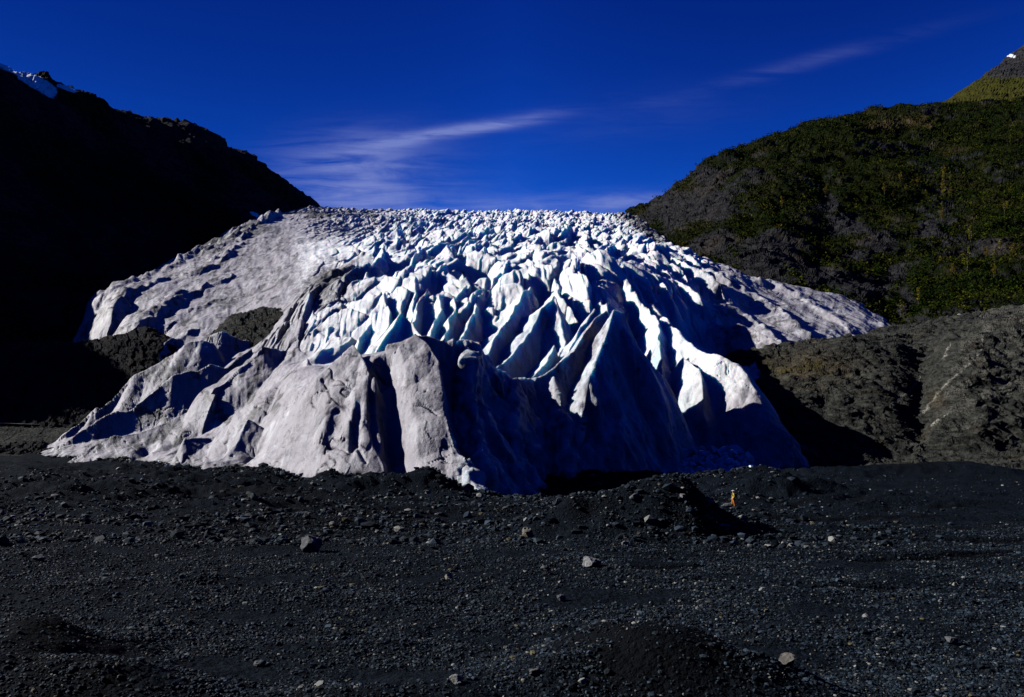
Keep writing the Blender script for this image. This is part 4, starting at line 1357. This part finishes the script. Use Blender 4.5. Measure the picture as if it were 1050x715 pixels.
    for s in (-1, 1):
        skin_figure('strap', [(.16, .11 * s, 1.38, .024), (.0, .12 * s, 1.45, .022), (-.15, .12 * s, 1.34, .022), (-.13, .13 * s, 1.12, .02), (.12, .14 * s, 1.0, .02)], [(0, 1), (1, 2), (2, 3), (3, 4)], drk, pk)


# ------------------------------------------------------------------ vegetation on the hill
GREENS = np.array([(0.012, 0.023, 0.001), (0.016, 0.030, 0.001), (0.032, 0.044, 0.002), (0.020, 0.026, 0.002), (0.048, 0.052, 0.003), (0.008, 0.014, 0.001)])
GOLDS = np.array([(0.20, 0.17, 0.012), (0.15, 0.145, 0.015), (0.17, 0.12, 0.010)])


def leaf_cloud(centres, radii, per, size, tones, squash=0.8):
    n = len(centres)
    c = np.repeat(centres, per, 0)
    r = np.repeat(radii, per)
    d = RNG.normal(size=(n * per, 3))
    d /= np.linalg.norm(d, axis=1)[:, None]
    d *= (RNG.random((n * per, 1)) ** 0.45)
    p = c + d * r[:, None] * np.array([1, 1, squash])
    a = RNG.normal(size=(n * per, 3))
    b = RNG.normal(size=(n * per, 3))
    a /= np.linalg.norm(a, axis=1)[:, None]
    b -= (a * b).sum(1)[:, None] * a
    b /= np.linalg.norm(b, axis=1)[:, None]
    s = (np.repeat(size, per) * RNG.uniform(0.6, 1.3, n * per))[:, None]
    v = np.stack([p - a * s, p + b * s * .6, p + a * s, p - b * s * .6], 1).reshape(-1, 3)
    f = np.arange(n * per * 4).reshape(-1, 4)
    t = np.repeat(np.repeat(tones, per, 0) * RNG.uniform(0.7, 1.3, (n * per, 1)), 4, 0)
    return v, f, t


def build_vegetation(hill):
    P, U, YY, py, N, at = hill
    veg = at['veg']
    vis = (YY > 330) & (YY < 860) & (U > 668) & (U < 1110)
    idx = np.argwhere(vis & (veg > 0.30))
    # weight by screen area rather than by mesh density
    pick = idx[RNG.integers(0, len(idx), 30000)]
    i, j = pick[:, 0], pick[:, 1]
    keep = RNG.random(len(i)) < np.clip(veg[i, j] * 1.1 - 0.1, 0, 1)
    i, j = i[keep], j[keep]
    c = P[i, j] + RNG.normal(0, 1.3, (len(i), 3)) * np.array([1, 1, .4])
    r = np.exp(RNG.normal(math.log(1.3), 0.6, len(c)).clip(-.8, 1.15))
    c = c + np.stack([0 * r, 0 * r, r * 0.45], 1)
    pn = 1.4 * fbm(c[:, 0] / 30, c[:, 1] / 30, c[:, 2] / 30, 3)
    g = np.clip(((pn + 0.8) / 1.6 * 6 + RNG.normal(0, 0.6, len(c))), 0, 5.99).astype(int)
    t = GREENS[g] * 0.95
    gold = (RNG.random(len(c)) < 0.022 + 0.05 * (pn > 0.25))
    t = np.where(gold[:, None], GOLDS[RNG.integers(0, 3, len(c))] * 0.5, t)
    v, f, tt = leaf_cloud(c, r, 16, 0.22 + r * 0.16, t)
    o = new_mesh('shrub_cover', v, f, False, {'tone': tt}, [M_LEAF])
    tag(o, 'dense dark green alder scrub covering the right hillside', kind='stuff')

    # single trees that stand out by their colour
    def tree_meshes(seed, hgt, wid, gold):
        r = np.random.default_rng(seed)
        k = 9
        zz = np.linspace(0.28, 0.97, k) * hgt
        w = wid * np.sin(np.linspace(0.5, 2.9, k)) * 0.5
        cs = np.stack([r.normal(0, .22, k) * wid, r.normal(0, .22, k) * wid, zz], 1)
        base = GOLDS[r.integers(0, 3)] if gold else np.array((0.045, 0.062, 0.008))
        tn = base[None] * r.uniform(0.7, 1.2, (k, 1))
        v, f, t = leaf_cloud(cs, np.maximum(w, .25 * wid), 26, np.full(k, 0.30), tn, 1.0)
        crown = new_mesh('crown', v, f, False, {'tone': t}, [M_LEAF], link=False)
        tv, tf = [], []
        for (a, b, ra, rb) in [((0, 0, -0.6), (0.1, 0, hgt * .9), .16, .04), ((0, 0, hgt * .35), (wid * .4, .2, hgt * .62), .07, .025), ((0.03, 0, hgt * .45), (-wid * .4, -.2, hgt * .7), .07, .025)]:
            a, b = np.array(a), np.array(b)
            s = len(tv)
            for q, rr in ((a, ra), (b, rb)):
                for m_ in range(6):
                    an = m_ * math.pi / 3
                    tv.append(q + np.array([math.cos(an) * rr, math.sin(an) * rr, 0]))
            for m_ in range(6):
                tf.append((s + m_, s + (m_ + 1) % 6, s + 6 + (m_ + 1) % 6, s + 6 + m_))
        trunk = new_mesh('trunk', np.array(tv), np.array(tf), True, None, [M_BARK], link=False)
        return crown, trunk
    pro = [tree_meshes(50 + k, 8.5, 2.6, True) for k in range(4)] + [tree_meshes(70 + k, 8.0, 3.0, False) for k in range(2)]

    special = [(802, 214, 1.1, 'yellow', 'yellow tree beside the pale rock face in the middle of the right hillside'),
               (845, 203, 1.0, 'yellow', 'yellow tree right of the small pale rock faces'),
               (993, 278, 1.5, 'yellow', 'tall yellow tree low on the right, tallest of its column'),
               (996, 250, 1.3, 'yellow', 'orange yellow tree above the tall one at the right edge'),
               (942, 312, 1.0, 'yellow', 'yellow tree at the foot of the hillside beside brown rocks'),
               (925, 325, .9, 'yellow', 'thin pale tree at the ice edge end of the hillside'),
               (905, 180, 1.1, 'green', 'tall pale green tree left of the yellow stand'),
               (888, 212, .9, 'green', 'pale green tree below the yellow stand')]
    others = []
    r = np.random.default_rng(9)
    for _ in range(16):
        others.append((r.uniform(905, 985), r.uniform(178, 205), r.uniform(.7, 1.05)))
    for _ in range(16):
        others.append((r.uniform(960, 1060), r.uniform(215, 305), r.uniform(.6, 1.0)))
    flat_u, flat_py = U.ravel(), py.ravel()
    front = np.zeros(U.shape, bool)
    run = np.minimum.accumulate(py, axis=1)
    front[:, :] = py <= run + 0.3

    def spot(u, row):
        ii = int(np.argmin(np.abs(U[:, 0] - u)))
        jj = np.where(front[ii])[0]
        q = jj[np.argmin(np.abs(py[ii, jj] - row))]
        return P[ii, q]

    def plant(u, row, sc, green, label, group):
        crown, trunk = pro[(4 + r.integers(0, 2)) if green else r.integers(0, 4)]
        p = spot(u, row)
        root = empty('autumn_tree', tuple(p))
        root.scale = (sc, sc, sc)
        root.rotation_euler = (0, 0, r.uniform(0, 6.28))
        tag(root, label, 'tree', group)
        for src in (crown, trunk):
            o = src.copy()
            C.objects.link(o)
            o.parent = root
    for (u, row, sc, kind, lab) in special:
        plant(u, row, sc, kind == 'green', lab, 'single trees on the right hillside')
    for k, (u, row, sc) in enumerate(others):
        if k < 16:
            plant(u, row, sc, False, 'slim yellow tree in the stand high on the right hillside', 'yellow stand high on the hillside')
        else:
            plant(u, row, sc, k % 3 == 0, 'small yellowing tree scattered low on the right hillside', 'yellowing trees low on the hillside')


# ------------------------------------------------------------------ water
def build_water():
    m, nt, b, pos = material('melt_water', 0.08, 0.5)
    b.inputs['Base Color'].default_value = (0.10, 0.13, 0.15, 1)
    n = nt.noise(nt.mapping(pos, (0.6, 2.0, 1.0)), 1.2, 4)
    fo = nt.ramp(nt.noise(pos, 0.9, 5, .65), 0.40, 0.6)
    nt.put(b.inputs['Base Color'], nt.mix(fo, (0.12, 0.15, 0.17), (0.75, 0.78, 0.8)))
    nt.put(b.inputs['Normal'], nt.bump(n, 0.4, 0.1))
    us = np.linspace(-30, 78, 60)
    vs, k = [], 0
    for u in us:
        Y = 262 + 0.03 * (u - 30)
        for dy in (-1.6, -0.8, 0, 0.8, 1.6):
            x, y, z = world(u, 434.3 + 0.03 * (u - 20), Y)
            vs.append((x, y + dy * 1.6, z + 0.06 * dy))
    o = new_mesh('stream', np.array(vs), grid_faces(60, 5), True, None, [m])
    tag(o, kind='structure')
    # the bank that carries it
    FB = Field({-80: [(200, 478), (235, 455), (255, 437.5), (275, 434.5), (290, 445)], 80: [(200, 484), (240, 462), (256, 440), (275, 436.5), (290, 450)], 100: [(200, 490), (250, 470), (290, 470)]}, blur_u=3, blur_y=1)
    P, U, YY, py, N, at = terrain('gravel_bank', FB, (-80, 98, 205, 288), 120, 120, M_ROCK, 0.18, 3.0, attrs_plain, kind='structure')


# ------------------------------------------------------------------ sky, sun, camera
SKY_STRENGTH = 0.06
SUN_EL, SUN_AZ = math.radians(30), math.radians(-9.0)    # az: 0 = exactly from the left (-X), positive = swung toward the camera


def build_world():
    w = bpy.data.worlds.new('World')
    bpy.context.scene.world = w
    w.use_nodes = True
    t = w.node_tree
    nt = NT(t)
    for nd in list(t.nodes):
        t.nodes.remove(nd)
    out = nt.node('ShaderNodeOutputWorld')
    bg = nt.node('ShaderNodeBackground')
    sky = nt.node('ShaderNodeTexSky', sky_type='NISHITA')
    sky.sun_disc = False
    sky.sun_elevation = SUN_EL
    sd = sun_dir()
    sky.sun_rotation = math.atan2(sd[0], sd[1])
    sky.altitude = 1500
    sky.air_density = 1.0
    sky.dust_density = 0.0
    sky.ozone_density = 6.0
    # deep polarised slide-film blue: each channel of the sky steepened toward the zenith
    ssp = nt.node('ShaderNodeSeparateColor')
    nt.put(ssp.inputs[0], sky.outputs[0])
    cmb = nt.node('ShaderNodeCombineColor')
    dsep = nt.node('ShaderNodeSeparateXYZ')
    nt.put(dsep.inputs[0], nt.node('ShaderNodeTexCoord').outputs['Generated'])
    sunside = nt.math('MULTIPLY_ADD', nt.math('MAXIMUM', nt.math('MULTIPLY', dsep.outputs[0], -1.0), 0.0), 0.95, 1.0)
    for k, (ref, gam, top) in enumerate(((0.91, 4.0, 0.004), (1.93, 3.3, 0.068), (4.03, 2.5, 0.46))):
        v = nt.math('MINIMUM', nt.math('DIVIDE', nt.math('DIVIDE', ssp.outputs[k], sunside), ref), 1.08)
        nt.put(cmb.inputs[k], nt.math('MULTIPLY', nt.math('POWER', v, gam), top / SKY_STRENGTH))
    col = cmb.outputs[0]
    gen = nt.node('ShaderNodeTexCoord').outputs['Generated']
    sep = nt.node('ShaderNodeSeparateXYZ')
    nt.put(sep.inputs[0], gen)
    yy = nt.math('MAXIMUM', sep.outputs[1], 0.05)
    gx = nt.math('DIVIDE', sep.outputs[0], yy)
    gz = nt.math('DIVIDE', sep.outputs[2], yy)
    front = nt.ramp(sep.outputs[1], 0.1, 0.3)

    def gauss(u, row, ru, rr, ang):
        """soft bank of cirrus in a direction; ang = slope in degrees, rising to the right."""
        a = math.radians(ang)
        dx = nt.math('SUBTRACT', gx, (u - CX) / F)
        dz = nt.math('SUBTRACT', gz, (HY - row) / F)
        s = nt.math('ADD', nt.math('MULTIPLY', dx, math.cos(a)), nt.math('MULTIPLY', dz, math.sin(a)))
        n = nt.math('SUBTRACT', nt.math('MULTIPLY', dz, math.cos(a)), nt.math('MULTIPLY', dx, math.sin(a)))
        s = nt.math('DIVIDE', s, ru / F)
        n = nt.math('DIVIDE', n, rr / F)
        e = nt.math('ADD', nt.math('MULTIPLY', s, s), nt.math('MULTIPLY', n, n))
        return nt.math('EXPONENT', nt.math('MULTIPLY', e, -1.0))
    comb = nt.node('ShaderNodeCombineXYZ')
    nt.put(comb.inputs[0], gx)
    nt.put(comb.inputs[1], gz)
    st = nt.noise(nt.mapping(comb.outputs[0], (7, 60, 1), (0, 0, math.radians(-11))), 1.0, 6, 0.6, 0.6)
    st2 = nt.noise(nt.mapping(comb.outputs[0], (5, 16, 1), (0, 0, math.radians(-14))), 1.0, 5, 0.6, 0.8)
    band = None
    for args, g in (((515, 127, 50, 5.5, 9), 1.5), ((440, 139, 70, 6, 10), 1.1), ((350, 165, 75, 26, 8), 1.1), ((370, 196, 90, 24, 3), 1.0), ((610, 209, 95, 9, 2), .75),
                    ((700, 207, 80, 10, 2), .4), ((820, 66, 120, 7, 15), .22), ((640, 120, 120, 24, 8), .08), ((420, 212, 240, 13, 0), .5)):
        v = nt.math('MULTIPLY', gauss(*args), g)
        band = v if band is None else nt.math('ADD', band, v)
    tex = nt.math('ADD', nt.math('MULTIPLY', nt.ramp(st, 0.3, 0.72), 0.65), nt.math('MULTIPLY', nt.ramp(st2, 0.35, 0.7), 0.45))
    band = nt.math('MULTIPLY', nt.math('MULTIPLY', band, tex), front, clamp=True)
    cloud = nt.mix(nt.math('MULTIPLY', band, 0.75, clamp=True), col, (3.2, 4.0, 9.2))
    nt.put(bg.inputs['Color'], cloud)
    bg.inputs['Strength'].default_value = SKY_STRENGTH
    nt.l.new(bg.outputs[0], out.inputs[0])


def sun_dir():
    c = math.cos(SUN_EL)
    return (-c * math.cos(SUN_AZ), -c * math.sin(SUN_AZ), math.sin(SUN_EL))


def build_sun():
    from mathutils import Vector
    li = bpy.data.lights.new('sun', 'SUN')
    li.energy = 5.0
    li.angle = math.radians(0.53)
    li.color = (1.0, 0.975, 0.94)
    o = bpy.data.objects.new('sun', li)
    C.objects.link(o)
    o.rotation_euler = Vector(sun_dir()).to_track_quat('Z', 'Y').to_euler()
    o.location = (-60, 40, 60)


def build_camera():
    cam = bpy.data.cameras.new('camera')
    cam.sensor_fit = 'HORIZONTAL'
    cam.sensor_width = 36
    cam.lens = F / 1050 * 36
    cam.shift_y = (HY - 357.5) / 1050
    cam.clip_start = 0.2
    cam.clip_end = 12000
    o = bpy.data.objects.new('camera', cam)
    o.location = (0, 0, H)
    o.rotation_euler = (math.radians(90), 0, 0)
    C.objects.link(o)
    bpy.context.scene.camera = o


def build_unseen_walls():
    """unseen valley walls right of and behind the viewpoint, added to cut low sky light"""
    th = np.linspace(math.radians(62), math.radians(262), 150)
    rr = np.linspace(0, 1, 60)
    T, Q = np.meshgrid(th, rr, indexing='ij')
    Rr = 210 + 60 * np.sin(T * 2.3) + 460 * Q
    X, Y = Rr * np.sin(T), Rr * np.cos(T)
    Z = -6 + 330 * sstep(0, 1, Q) * (1 + 0.25 * perlin(X / 190, Y / 190, 0.4)) + 14 * sstep(0.1, .4, Q) * ridged(X / 70, Y / 70, .3, 4)
    P = np.stack([X, Y, Z], -1)
    zero = np.zeros(X.size)
    o = new_mesh('unseen_valley_wall', P.reshape(-1, 3), grid_faces(*X.shape), True, {'veg': np.clip(.7 + perlin(X / 60, Y / 60, 1), 0, 1).ravel(), 'rust': zero, 'vein': zero, 'snow': zero}, [M_HILL])
    tag(o, kind='structure')


# ------------------------------------------------------------------ build
build_unseen_walls()
build_camera()
build_world()
build_sun()
build_ground()
ice = build_glacier()
terrain('mountain', LEFT, (-700, 368, 235, 1080), 620, 420, M_DARK, 5.0, 34, attrs_left, kind='structure')
hill = terrain('hill', HILL, (642, 1250, 270, 1080), 800, 560, M_HILL, 3.4, 26, attrs_hill, kind='structure', steps=.3, big=6.5, bigsize=75)
terrain('far_mountain', PEAK, (900, 1200, 900, 1390), 200, 120, M_PEAK, 2.5, 30, attrs_peak, kind='structure')
terrain('rock_outcrop', RROCK, (728, 1190, 142, 375), 760, 520, M_ROCK, 1.0, 8, attrs_rrock, 'long grey rock ridge with pale veins at right below the ice tongue', 'rock outcrop', steps=.5, big=1.7, bigsize=26)
terrain('rock_outcrop', LROCK, (-140, 195, 225, 395), 420, 240, M_DARK, 1.1, 9, attrs_plain, 'black craggy rock outcrop in the shade at far left', 'rock outcrop', steps=.4)
terrain('rock_outcrop', NROCK, (207, 321, 243, 368), 260, 200, M_ROCK, 0.6, 6, attrs_plain, 'brown grey rock knob sticking out of the ice left of the icefall', 'rock outcrop', steps=.4)
build_vegetation(hill)
build_gravel()
build_boulders()
build_ice_blocks(ice)
build_person()
build_water()

sc = bpy.context.scene
sc.cycles.diffuse_bounces = 0
sc.view_settings.view_transform = 'Standard'
sc.view_settings.look = 'None'
sc.view_settings.exposure = 0.15
sc.view_settings.gamma = 1
sc.view_settings.use_curve_mapping = False
